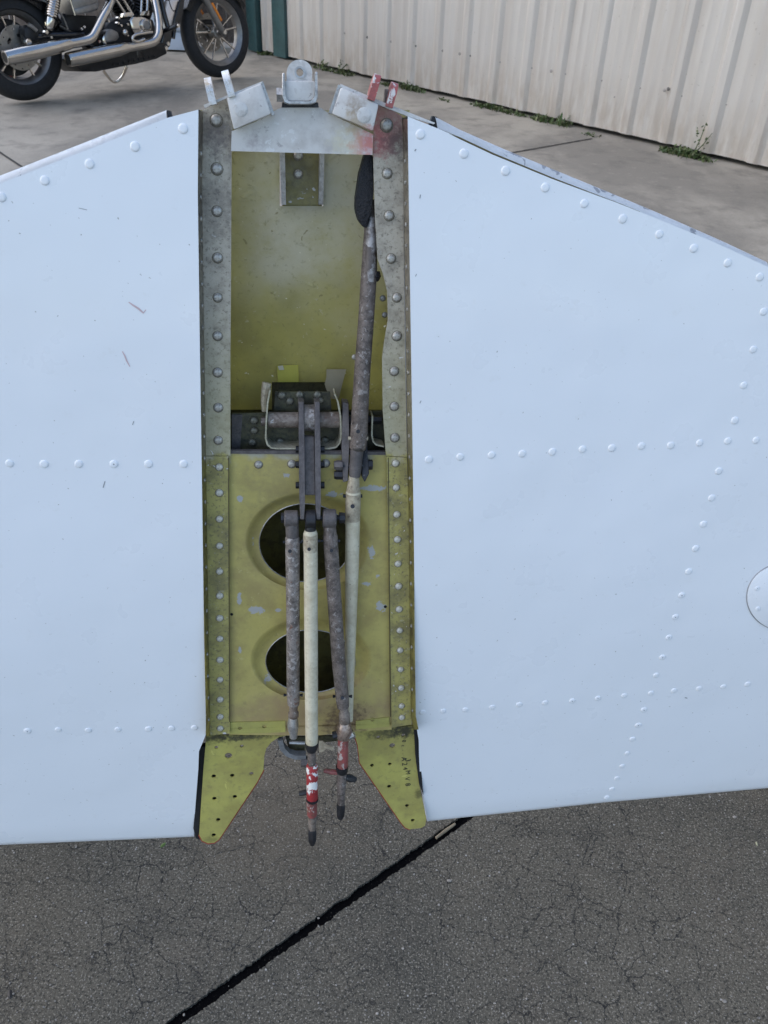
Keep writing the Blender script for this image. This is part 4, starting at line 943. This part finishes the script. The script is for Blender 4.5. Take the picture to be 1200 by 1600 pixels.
tabL = cplate('gusset_tab', tl, -.0225, .0016, m_gusset, hL, bev=.0003, label='left yellow-green gusset tab'); tabR = cplate('gusset_tab', tr, -.0225, .0016, m_gusset, hR, bev=.0003, label='right yellow-green gusset tab with ink marks')
for nm_, t_ in (('tabL', tl[7:]), ('tabR', tr[3:14])):
    cx_ = sum(p[0] for p in t_) / len(t_); cy_ = sum(p[1] for p in t_) / len(t_)
    cplate('tab_hole_backing', [(cx_ + (a - cx_) * .93, cy_ + (b - cy_) * .95) for a, b in t_], -.0262, .001, m_rubber, parent=tabL if nm_ == 'tabL' else tabR)  # dark sheet added behind so the tab holes read dark
m_redge = plain('red_edge_primer', (.32, .04, .02), .5)
for seg_, tb_ in ((tl[6:14], tabL), (tr[9:16], tabR)):
    bm = bmesh.new(); bm_loft(bm, [P(a, b, -.0236) for a, b in seg_], .0009, 6); mesh('edge_primer', bm, m_redge, tb_)
for pts, tb_ in (([(325, 1150), (352, 1149.5), (410, 1149.5), (420, 1151), (350, 1154), (328, 1158)], tabL), ([(597, 1141), (645, 1135), (646, 1152), (636, 1143), (620, 1146), (603, 1146)], tabR)):
    pass
# ink marks on the right tab, written across it
for tx, (px, py), hpx in (('3', (637, 1188), 9), ('A', (631, 1186), 9), ('2', (632, 1194), 9), ('4', (633, 1201), 8), ('M', (637, 1207), 8), ('V', (636, 1217), 8), ('8', (637, 1226), 9), ('0', (631, 1158), 7), ('c', (630, 1165), 6), ('-', (630, 1172), 5), ('-', (630, 1178), 5)):
    cu = bpy.data.curves.new('ink', 'FONT'); cu.body = tx; cu.size = hpx * 1.35 * pxm(px, py); cu.align_x = 'CENTER'; cu.align_y = 'CENTER'; cu.extrude = .00006; cu.resolution_u = 2
    tmp = bpy.data.objects.new('ink', cu); me = bpy.data.meshes.new_from_object(tmp); bpy.data.objects.remove(tmp)
    me.materials.clear(); me.materials.append(m_ink); o = link(bpy.data.objects.new('ink_mark', me), tabR)
    o.matrix_local = Matrix.Translation(P(px, py, -.0221)) @ Matrix.Rotation(rad(-86), 4, 'Z')
# black rubber seals at the skin corners
for pts in ([(311, 1168), (322, 1166), (320, 1200), (316, 1258), (312, 1312), (306, 1310), (302, 1294), (306, 1252), (309, 1210)], [(647, 1140), (655, 1140), (657, 1190), (661, 1235), (662, 1243), (655, 1225), (649, 1180)]):
    cplate('rubber_seal', pts, -.0262 if pts[0][0] < 400 else -.021, .006, m_rubber)
# ---- rivets
def dome(r, h, name, mat, pin=False, ring=False):
    bm = bmesh.new(); pr = [(r * 1.06, 0), (r * 1.0, h * .35), (r * .88, h * .78), (r * .62, h * .96), (r * .2, h)]
    rings = [[bm.verts.new((a * math.cos(2 * math.pi * k / 12), a * math.sin(2 * math.pi * k / 12), z)) for k in range(12)] for a, z in pr]
    for a, b in zip(rings, rings[1:]):
        for k in range(12): bm.faces.new((a[k], a[(k + 1) % 12], b[(k + 1) % 12], b[k]))
    if ring:
        o_ = [bm.verts.new((r * 1.22 * math.cos(2 * math.pi * k / 12), r * 1.22 * math.sin(2 * math.pi * k / 12), .00008)) for k in range(12)]
        for k in range(12): bm.faces.new((o_[k], o_[(k + 1) % 12], rings[0][(k + 1) % 12], rings[0][k])).material_index = 1
    f = bm.faces.new(rings[-1])
    if pin: f.material_index = 1
    me = bpy.data.meshes.new(name); bm.to_mesh(me); bm.free(); me.materials.append(mat)
    if pin: me.materials.append(m_scratch)
    if ring: me.materials.append(m_grime)
    for p in me.polygons: p.use_smooth = True
    return me
R_SK = dome(.0033, .0008, 'rivet_head', m_white); R_PIN = dome(.0033, .0008, 'rivet_head_pin', m_white, True)
R_FL = dome(.0034, .0019, 'flange_rivet_head', m_rivetgrey, ring=True); R_SM = dome(.0024, .0014, 'small_rivet_head', m_rivetgrey)
R_DK = dome(.0036, .0021, 'oily_rivet_head', worn('oily_rivet', (.20, .19, .15), (.05, .05, .04), .4, .3, nscale=200, amount=.8)); R_BIG = dome(.0046, .0004, 'wide_rivet_head', m_oldwhite); R_CHR = dome(.0030, .0018, 'primed_rivet_head', worn('chipped_primed_rivet', (.62, .60, .54), (.40, .35, .20), .42, .2, nscale=240, amount=.7), ring=True)
def rivet(px, py, me, z=None, s=1., parent=tail):
    if z is None:
        p = skin(px, py); v = skin(px, py + 6) - p; u = skin(px + 6, py) - p; n_ = v.cross(u).normalized()
        if n_.z < 0: n_ = -n_
        q = n_.to_track_quat('Z', 'Y').to_matrix().to_4x4()
    else: p = P(px, py, z); q = Matrix.Identity(4)
    o = inst('rivet', me, parent); jit = random.uniform(.95, 1.05) * s
    o.matrix_local = Matrix.Translation(p) @ q @ Matrix.Diagonal((jit, jit, jit, 1))
SK = [(2, 308), (70, 282), (140, 256), (211, 229), (286, 201), (-66, 333), (-130, 358),
      (15, 724), (69, 725), (123, 725), (232, 725), (287, 725), (-40, 724), (-95, 723),
      (91, 1140), (138, 1141), (184, 1140), (232, 1139), (268, 1138), (304, 1137), (-6, 1143),
      (657, 210), (725, 240), (790, 267), (852, 293), (913, 318), (973, 342), (1030, 366), (1084, 388), (1137, 411), (1187, 433), (1238, 456),
      (1193, 487), (1177, 546), (1162, 602), (1148, 657), (1123, 736), (1112, 778), (1099, 819), (1087, 857), (1076, 893), (1025, 1055), (988, 1155), (980, 1177), (972, 1197), (964, 1216), (956, 1233), (948, 1246),
      (719, 714), (768, 711), (816, 709), (863, 706), (910, 702), (956, 700), (1002, 697), (1048, 696), (1093, 692), (1137, 689), (1181, 688), (1224, 685), (670, 718),
      (660, 1113), (692, 1111), (727, 1109), (769, 1105), (811, 1101), (852, 1098), (975, 1087), (1017, 1083), (1053, 1079), (1092, 1076), (1130, 1073), (1168, 1069), (1206, 1066)]
PIN = [(178, 725), (43, 1142), (894, 1095), (934, 1091), (1065, 930), (1055, 964), (1045, 996), (1035, 1027), (1006, 1109), (997, 1133)]
for p in SK: rivet(*p, R_SK, s=1.0 if p[1] < 1000 else .95)
for p in PIN: rivet(*p, R_PIN)
yL = [188, 264, 330, 403, 465, 525, 582, 637, 688]; xL = [338, 339, 339, 340, 340, 340, 340, 341, 341]
for x, y in zip(xL, yL): rivet(x, y, R_FL, FZ, 1.15 if y < 300 else 1.0)
for x, y in zip([604, 605, 608, 611, 620, 620, 616, 616, 617], [196, 271, 337, 404, 465, 525, 580, 635, 684]): rivet(x, y, R_FL, FZ, 1.25 if y < 240 else 1.05)
for y in [730, 770, 811, 853, 893, 931, 966, 998, 1031, 1062, 1093, 1120, 1138]: rivet(342.5 + (y - 730) * .004, y, R_CHR, FZ)
for i, y in enumerate([724, 762, 804, 843, 881, 916, 952, 985, 1016, 1046, 1075, 1103, 1121]): rivet(618 + (y - 724) * .025, y, R_CHR, FZ)
rivet(376, 171, R_BIG, .0006, 1.05); rivet(569, 180, R_BIG, .0006, 1.1)
for x, y in ((404, 726), (456, 725), (509, 724), (573, 722)): rivet(x, y, R_FL, WZ, .95)
for x, y in ((397, 657), (397, 673), (394, 691), (438, 690), (508, 688), (440, 618), (453, 627), (468, 617), (496, 617), (500, 626)): rivet(x, y, R_DK, -.0405 if y < 640 else -.039, .95)
for x, y in ((598, 466), (601, 492), (554, 558)): rivet(x, y, R_SM, -.035, 1)
for x, y in ((466, 272), (466, 243)): rivet(x, y, R_FL, bz(280) - .009, .95)
# the tiny rivets on the side walls of the bay
bm = bmesh.new()
def tiny(x, y, z, sgn):
    bmesh.ops.create_uvsphere(bm, u_segments=7, v_segments=4, radius=.0019, matrix=Matrix.Translation(P(x, y, z)) @ Matrix.Diagonal((.6, 1, 1, 1)))
for k in range(27): tiny(interp(L_IN, 240 + k * 34) + 4.5, 240 + k * 34, -.009, 1); tiny(interp(R_IN, 252 + k * 33) - 5, 252 + k * 33, -.009, -1)
o = mesh('rib_rivets', bm, m_rivetgrey, tail); o['kind'] = 'stuff'
# access cover at the right edge
cov = empty('access_cover'); cov.parent = tail; cov.matrix_local = Matrix.Identity(4)
cc = skin(1226, 934); cr = abs((skin(1226, 934) - skin(1167, 934)).x)
u_ = (skin(1240, 934) - cc).normalized(); v_ = (skin(1226, 920) - cc).normalized(); n_ = u_.cross(v_).normalized()
bm = bmesh.new(); pr = [(1.0, .0002), (1.0, .0010), (.985, .0013), (.0, .0014)]
rings = [[bm.verts.new(cc + (u_ * math.cos(2 * math.pi * k / 64) + v_ * math.sin(2 * math.pi * k / 64)) * cr * a + n_ * z) for k in range(64)] for a, z in pr[:3]]
for a, b in zip(rings, rings[1:]):
    for k in range(64): bm.faces.new((a[k], a[(k + 1) % 64], b[(k + 1) % 64], b[k]))
bm.faces.new(rings[-1]); mesh('cover_plate', bm, m_white, cov)
bm = bmesh.new(); bm_loft(bm, [cc + (u_ * math.cos(2 * math.pi * k / 64) + v_ * math.sin(2 * math.pi * k / 64)) * cr * 1.008 for k in range(65)], .0007, 5, cap=False); mesh('cover_gap', bm, m_scratch, cov)
for k in range(8):
    a = rad(150 + k * 45) if False else rad(158 + 45 * k); p = cc + (u_ * math.cos(a) + v_ * math.sin(a)) * cr * .80 + n_ * .0014
    o = inst('cover_screw', R_PIN, cov); o.matrix_local = Matrix.Translation(p) @ Matrix.Diagonal((.75, .75, .6, 1))
# small marks on the paint
def mark(pts, wpx, mat):
    bm = bmesh.new(); n = len(pts)
    A = []
    for i, (x, y) in enumerate(pts):
        a, b = pts[max(0, i - 1)], pts[min(n - 1, i + 1)]; dx, dy = b[0] - a[0], b[1] - a[1]; L = math.hypot(dx, dy) or 1; ww = wpx * (.25 + .75 * math.sin(math.pi * (i + .5) / n))
        A.append((bm.verts.new(skin(x - dy / L * ww / 2, y + dx / L * ww / 2, .00025)), bm.verts.new(skin(x + dy / L * ww / 2, y - dx / L * ww / 2, .00025))))
    for a, b in zip(A, A[1:]): bm.faces.new((a[0], b[0], b[1], a[1]))
    mesh('scuff_mark', bm, mat, tail, smooth=False)
mark([(201, 472), (208, 477), (216, 482), (224, 489), (228, 484)], 3, m_scuff); mark([(191, 549), (195, 556), (198, 564), (203, 573)], 2.2, m_scuff)
mark([(164, 752), (161, 762)], 1.8, m_scratch); mark([(209, 658), (207, 664)], 1.5, m_scratch); mark([(123, 325), (136, 328)], 1.2, m_scratch)
mark([(1030, 1109), (1048, 1108), (1070, 1104), (1096, 1096)], 0.6, m_white); mark([(656, 310), (657, 304)], 1.8, m_scratch); mark([(648, 236), (650, 233)], 2.5, m_scratch); mark([(649, 432), (651, 428)], 1.6, m_scratch); mark([(656, 630), (658, 626)], 1.6, m_scratch); mark([(1070, 1090), (1074, 1091)], 2, m_scratch)
for A_ in ([(318, 200), (316, 215), (317, 240), (315, 262)], [(636, 216), (637, 240), (637.5, 262), (638, 300)]): pass

# ================================================================== bellcrank, link and control rods
def thing(name, at, label, cat, group=None):
    e = empty(name, TM @ Matrix.Translation(P(*at))); tag(e, label, cat, group); return e
def reparent(e, *objs):                        # parts were drawn in tail coordinates: move them under e
    for o in objs: o.parent = e; o.matrix_local = e.matrix_world.inverted() @ TM
def rodt(*a, **k): return rod(*a, None, **k)
class Build:
    """collects parts drawn in tail coordinates under one Empty"""
    def __init__(s, name, at, label, cat, group=None): s.e = thing(name, at, label, cat, group)
    def rod(s, name, pts, mat, seg=18, parent=None): o = rod(name, pts, mat, None, seg); return s.own(o, parent)
    def own(s, o, parent=None):
        if parent is None: o.parent = s.e; o.matrix_local = s.e.matrix_world.inverted() @ TM
        else: o.parent = parent; o.matrix_local = Matrix.Identity(4)
        return o
    def bar(s, name, corners, mat, dz, parent=None, bev=.0006):
        """corners: loop of (px, py, z); pushed back by dz"""
        bm = bmesh.new(); bm_prism(bm, [P(a, b, z) for a, b, z in corners], Vector((0, 0, -dz)))
        if bev: bevel(bm, bev, 1)
        return s.own(mesh(name, bm, mat, None), parent)
bc = Build('bellcrank', (483, 656, -.031), 'dark grey twin-plate bellcrank arm hanging from the pivot tube', 'bellcrank')
for x0, x1 in ((466, 475), (491, 500)):
    sp = bc.bar('side_plate', [(x0, 628, -.022), (x1, 628, -.022), (x1 + 1, 700, -.012), (x1 + 1.5, 780, .002), (x1 + 1, 812, .008), (x0 + 3, 812, .008), (x0 + 2, 780, .002), (x0 + 1, 700, -.012)], m_greybar, .013)
bc.rod('pivot_barrel', [(475, 653, -.030, 42), (491, 653, -.030, 42)], m_steel, 22)
bc.bar('web_plate', [(475, 682, -.019), (491, 682, -.019), (493, 774, -.003), (476, 774, -.003)], m_greybar, .004)
for y, z in ((726, -.012), (758, -.007), (702, -.016)): bc.rod('bolt', [(462, y, z - .004, 11), (507, y, z - .004, 11)], m_black, 6)
bc.rod('clevis_bolt', [(439, 809, .001, 17), (448, 809, .001, 17), (448, 809, .001, 9), (530, 809, .001, 9), (530, 809, .001, 19), (539, 809, .001, 17)], m_black, 8)

GRP = 'control rods hanging in the open bay'
def rodend(b, x, y, z, wpx, hpx, mat, parent=None):
    """eye of a rod end, seen on edge: a thick rounded disc, then a shank"""
    o = b.rod('rod_eye', [(x - wpx * .48, y, z, hpx * .86), (x - wpx * .4, y, z, hpx), (x + wpx * .4, y, z, hpx), (x + wpx * .48, y, z, hpx * .86)], mat, 20, parent); return o
# left steel rod
b1 = Build('control_rod', (456, 810, .002), 'pitted grey steel control rod hanging left of the cream rod', 'control rod', GRP)
t1 = b1.rod('tube', [(457, 838, .002, 20), (457, 842, .002, 23), (457.5, 900, .003, 22), (458, 1000, .004, 21), (458, 1086, .005, 20.5), (458.5, 1092, .005, 20), (458.5, 1100, .005, 18.5)], m_steel)
rodend(b1, 455, 810, .001, 23, 26, m_greybar); b1.rod('shank', [(456, 815, .001, 21), (457, 838, .002, 21)], m_greybar)
b1.rod('collar', [(458.5, 1099, .005, 17), (458.5, 1104, .005, 14), (458.5, 1112, .005, 14), (458.5, 1114, .005, 17), (458.5, 1119, .005, 17), (458.5, 1121, .005, 13)], m_rusty, 10)
b1.rod('threaded_end', [(458, 1120, .005, 14), (458, 1125, .005, 16), (457.5, 1133, .005, 18), (458, 1140, .005, 16), (458.5, 1147, .005, 12.5), (458.5, 1152, .005, 12)], m_alu, 12)
for x, y in ((457, 847), (458, 1086)): b1.rod('rivet_pin', [(x - 15, y, .003, 5.5), (x - 11, y, .003, 3.5), (x + 11, y, .003, 3.5), (x + 15, y, .003, 5.5)], m_black, 8)
for x, y, z in ((453, 861, .0111),): b1.rod('rivet_hole', [(x, y, z, 6), (x, y + .3, z + .0014, 6)], m_black, 8)
# cream rod
b2 = Build('control_rod', (485, 812, .008), 'cream painted control rod in the middle with a chipped red lower sleeve', 'control rod', GRP)
rodend(b2, 485, 811, .003, 17, 30, m_black); b2.rod('shank', [(485, 818, .004, 17), (485, 830, .005, 17)], m_black)
b2.rod('tube', [(485, 828, .005, 18), (485, 833, .005, 22), (485.5, 880, .006, 22), (486, 1000, .009, 21.5), (487, 1150, .012, 20), (487, 1164, .012, 19), (487.3, 1172, .012, 12)], m_cream, 22)
b2.rod('dirty_collar', [(485, 834, .005, 22.8), (485, 860, .0055, 22.7)], m_creamdirty, 20)
b2.rod('black_ring', [(487, 1160, .012, 21.5), (487, 1166, .012, 21.5), (487, 1173, .012, 15)], m_black)
b2.rod('neck', [(487, 1170, .012, 13), (487.5, 1198, .012, 12)], m_brown)
b2.rod('red_sleeve', [(487.5, 1194, .012, 15), (487.5, 1197, .012, 18), (488, 1248, .013, 18), (488, 1251, .013, 15)], m_red)
b2.rod('black_ring', [(488, 1247, .013, 19.5), (488, 1250, .013, 19.5), (488, 1252, .013, 16)], m_black)
b2.rod('lower_sleeve', [(487, 1251, .013, 17), (487.5, 1272, .013, 16), (488, 1276, .013, 12)], m_redfade)
b2.rod('threaded_end', [(488, 1274, .013, 14), (488, 1284, .013, 13), (488, 1296, .013, 11)], m_rusty, 12)
b2.rod('end_nut', [(488, 1295, .013, 12), (488, 1299, .013, 15), (488, 1312, .013, 14), (488, 1316, .013, 10), (488, 1320, .013, 7)], m_black, 6)
b2.rod('side_lever', [(488, 1240, .010, 6), (478, 1238, .009, 9), (468, 1240, .008, 8)], m_black, 8)
b2.rod('rivet_hole', [(483, 858, .0145, 6), (483, 858.3, .016, 6)], m_black, 8); b2.rod('rivet_pin', [(471, 845, .005, 6), (500, 845, .005, 6)], m_black, 8)
# right brown rod
b3 = Build('control_rod', (516, 810, .002), 'brown corroded control rod slanting right of the cream rod, with red end fittings', 'control rod', GRP)
rodend(b3, 514.5, 810, .001, 22, 30, m_greybar); b3.rod('shank', [(515, 818, .001, 19), (516, 838, .002, 21)], m_brown)
b3.rod('tube', [(516, 834, .002, 20), (516, 838, .002, 23), (522, 930, .004, 22.5), (529, 1030, .006, 22), (535, 1092, .007, 21), (536, 1104, .007, 19)], m_brown)
b3.rod('collar', [(537, 1103, .007, 15), (538, 1112, .007, 14), (538, 1116, .007, 18), (538.5, 1128, .007, 18), (538.5, 1131, .007, 14)], m_rusty, 10)
b3.rod('ball_joint', [(538, 1127, .007, 16), (538, 1133, .007, 22), (538, 1142, .007, 29), (537, 1149, .007, 27), (537, 1155, .007, 16)], worn('shiny_rusted_joint', (.40, .31, .26), (.10, .06, .045), .35, .7, nscale=80, amount=.8), 14)
b3.rod('joint_bolt', [(520, 1149, .009, 12), (528, 1147, .009, 12)], m_black, 8); b3.rod('joint_bolt', [(545, 1150, .010, 13), (553, 1146, .010, 13)], m_alu, 8)
b3.rod('red_sleeve', [(536, 1152, .008, 17), (536, 1176, .008, 17), (535, 1200, .009, 17.5), (534.5, 1206, .009, 12)], m_redfade)
b3.rod('black_ring', [(534.5, 1197, .009, 20), (534.5, 1204, .009, 19), (534, 1209, .009, 13)], m_black)
b3.rod('lower_shaft', [(534, 1206, .009, 15), (533.5, 1222, .009, 16), (533.5, 1230, .009, 14), (533, 1257, .009, 11)], m_brown, 12)
b3.rod('end_nut', [(532.5, 1256, .009, 13), (532.5, 1260, .009, 15), (532, 1274, .009, 13), (532, 1279, .009, 8)], m_black, 6)
b3.rod('side_lever', [(531, 1207, .008, 7), (518, 1206, .008, 9), (506, 1204, .008, 6)], m_redfade, 8); b3.rod('side_lever', [(538, 1214, .008, 10), (547, 1216, .007, 13), (556, 1218, .006, 8)], m_black, 8)
for x, y in ((516, 845), (535, 1088)): b3.rod('rivet_pin', [(x - 15, y, .003, 5.5), (x - 11, y, .003, 3.5), (x + 11, y, .003, 3.5), (x + 15, y, .003, 5.5)], m_black, 8)
b3.rod('rivet_hole', [(518, 860, .011, 6), (518, 860.3, .0125, 6)], m_black, 8); b3.rod('rivet_hole', [(535, 1090, .0155, 6), (535, 1090.3, .017, 6)], m_black, 8)
# long upper rod and its cream continuation
b4 = Build('control_rod', (570, 500, -.024), 'long rusty upper control rod running along the right flange', 'control rod', GRP)
b4.rod('tube', [(580, 312, -.030, 12), (580, 318, -.030, 17), (579, 350, -.029, 19), (577, 420, -.026, 25), (572, 500, -.022, 25), (566, 580, -.017, 25.5), (560, 690, -.011, 27), (559, 700, -.011, 26), (558.5, 703, -.011, 20)], m_brown)
b4.rod('bare_patch', [(580.5, 340, -.0277, 15), (580, 370, -.0264, 19), (579, 400, -.0248, 20), (577, 440, -.0232, 18)], m_bare)
b4.rod('fork_shank', [(558.5, 698, -.011, 21), (557, 712, -.010, 20), (555, 735, -.009, 19), (554, 745, -.008, 17)], m_greybar)
b4.rod('rivet_hole', [(559.5, 674, .0035, 6.5), (559.5, 674.3, .0052, 6.5)], m_black, 8); b4.rod('rivet_pin', [(544, 685, -.010, 6), (575, 685, -.010, 6)], m_creamdirty, 8)
b4.rod('plug', [(587, 425, -.026, 13), (588, 432, -.025, 15), (587, 438, -.026, 10)], m_black, 8)
b5 = Build('control_rod', (551, 760, -.010), 'dirty cream control rod passing behind the brown slanting rod', 'control rod', GRP)
b5.rod('end_fitting', [(553.5, 742, -.008, 15), (553, 748, -.008, 17), (552, 760, -.009, 20), (552, 768, -.009, 22)], m_creamdirty)
b5.rod('tube', [(552, 766, -.009, 21), (552, 770, -.009, 23.5), (550, 880, -.010, 22), (548, 980, -.011, 18), (546, 1060, -.0115, 15), (545, 1125, -.012, 13)], m_cream)
b5.rod('dirty_collar', [(552, 770, -.009, 24.2), (551, 812, -.0095, 23.6)], m_creamdirty)
b5.rod('rivet_hole', [(551, 791, .0005, 7), (551, 791.3, .0022, 7)], m_black, 8); b5.rod('rivet_pin', [(536, 775, -.009, 6), (566, 775, -.009, 6)], m_black, 8)
# idler link plates
il = Build('idler_link', (553, 690, -.02), 'dark two-plate idler link joining the rusty rod to the cream rod', 'link')
il.bar('link_plate', [(535, 628, -.026), (545, 630, -.026), (546, 690, -.016), (544, 752, -.006), (536, 754, -.006), (534, 700, -.016)], m_greybar, .012)
il.bar('link_plate', [(566, 640, -.026), (576, 640, -.026), (573, 700, -.016), (577, 740, -.006), (570, 754, -.006), (565, 745, -.008), (567, 700, -.016)], m_black, .012)
for y, w_ in ((727, 16), (742, 15)): il.rod('nut', [(522, y, -.012, w_ * .8), (526, y, -.012, w_), (535, y, -.012, w_)], m_greybar if y < 735 else m_black, 6)
il.rod('bolt_head', [(575, 726, -.012, 17), (582, 726, -.012, 16)], m_black, 6); il.rod('bolt', [(533, 728, -.0125, 8), (577, 728, -.0125, 8)], m_black, 8); il.rod('pivot', [(530, 656, -.032, 16), (584, 656, -.032, 16)], m_black, 10)
# grey clip under the centre of the bay
bm = bmesh.new()
o = strip('stop_bracket', [(438, 1158), (441, 1170), (450, 1180), (462, 1184), (478, 1184)], -.030, -.022, .005, m_oldwhite); o.data.materials[0] = worn('grey_clip_paint', (.20, .21, .215), (.09, .09, .09), .5, nscale=60)
cplate('stop_plate', [(446, 1152), (530, 1150), (528, 1158), (478, 1162), (476, 1174), (452, 1174)], -.034, .002, m_spar)
hexbolt('stop_bolt', (470, 1190), (480, 1190), 17, -.024, m_greybar, tail)
rod('stop_pin', [(452, 1160, -.022, 6), (476, 1161, -.022, 6)], m_alu, tail, 8)
cplate('torn_seal', [(498, 1158), (504, 1158), (512, 1164), (522, 1168), (521, 1173), (510, 1170), (504, 1175), (499, 1176)], -.020, .001, m_creamdirty)

# ================================================================== trestles outside the picture that carry the tailplane
m_pine = worn('trestle_timber', (.42, .30, .17), (.26, .18, .10), .7, nscale=12, amount=.6)
for px, lab in ((-330, 'timber trestle under the left tip of the tailplane'), (1620, 'timber trestle under the right tip of the tailplane')):
    py = interp(L_LE if px < 0 else R_LE, px) + 4
    p = TM @ P(px, py, zprof(1) - .012); back = Vector((NF.x, NF.y, 0)).normalized()
    tr_ = empty('trestle', Matrix.Translation((p.x, p.y, 0))); tag(tr_, lab, 'trestle', 'trestles under the tailplane tips')
    zt = p.z - .004; sx = Vector((back.y, -back.x, 0))
    bm = bmesh.new(); bm_box(bm, (0, 0, zt - .035), back * .30, sx * .024, Vector((0, 0, .033))); bevel(bm, .003); mesh('beam', bm, m_pine, tr_)
    for s in (-1, 1):
        for t in (-1, 1):
            bm = bmesh.new(); a = back * .24 * s + Vector((0, 0, zt - .07)); b = back * .29 * s + sx * .14 * t + Vector((0, 0, .005)); bm_loft(bm, [b, a + sx * .02 * t], .024, 4); mesh('leg', bm, m_pine, tr_, smooth=False)
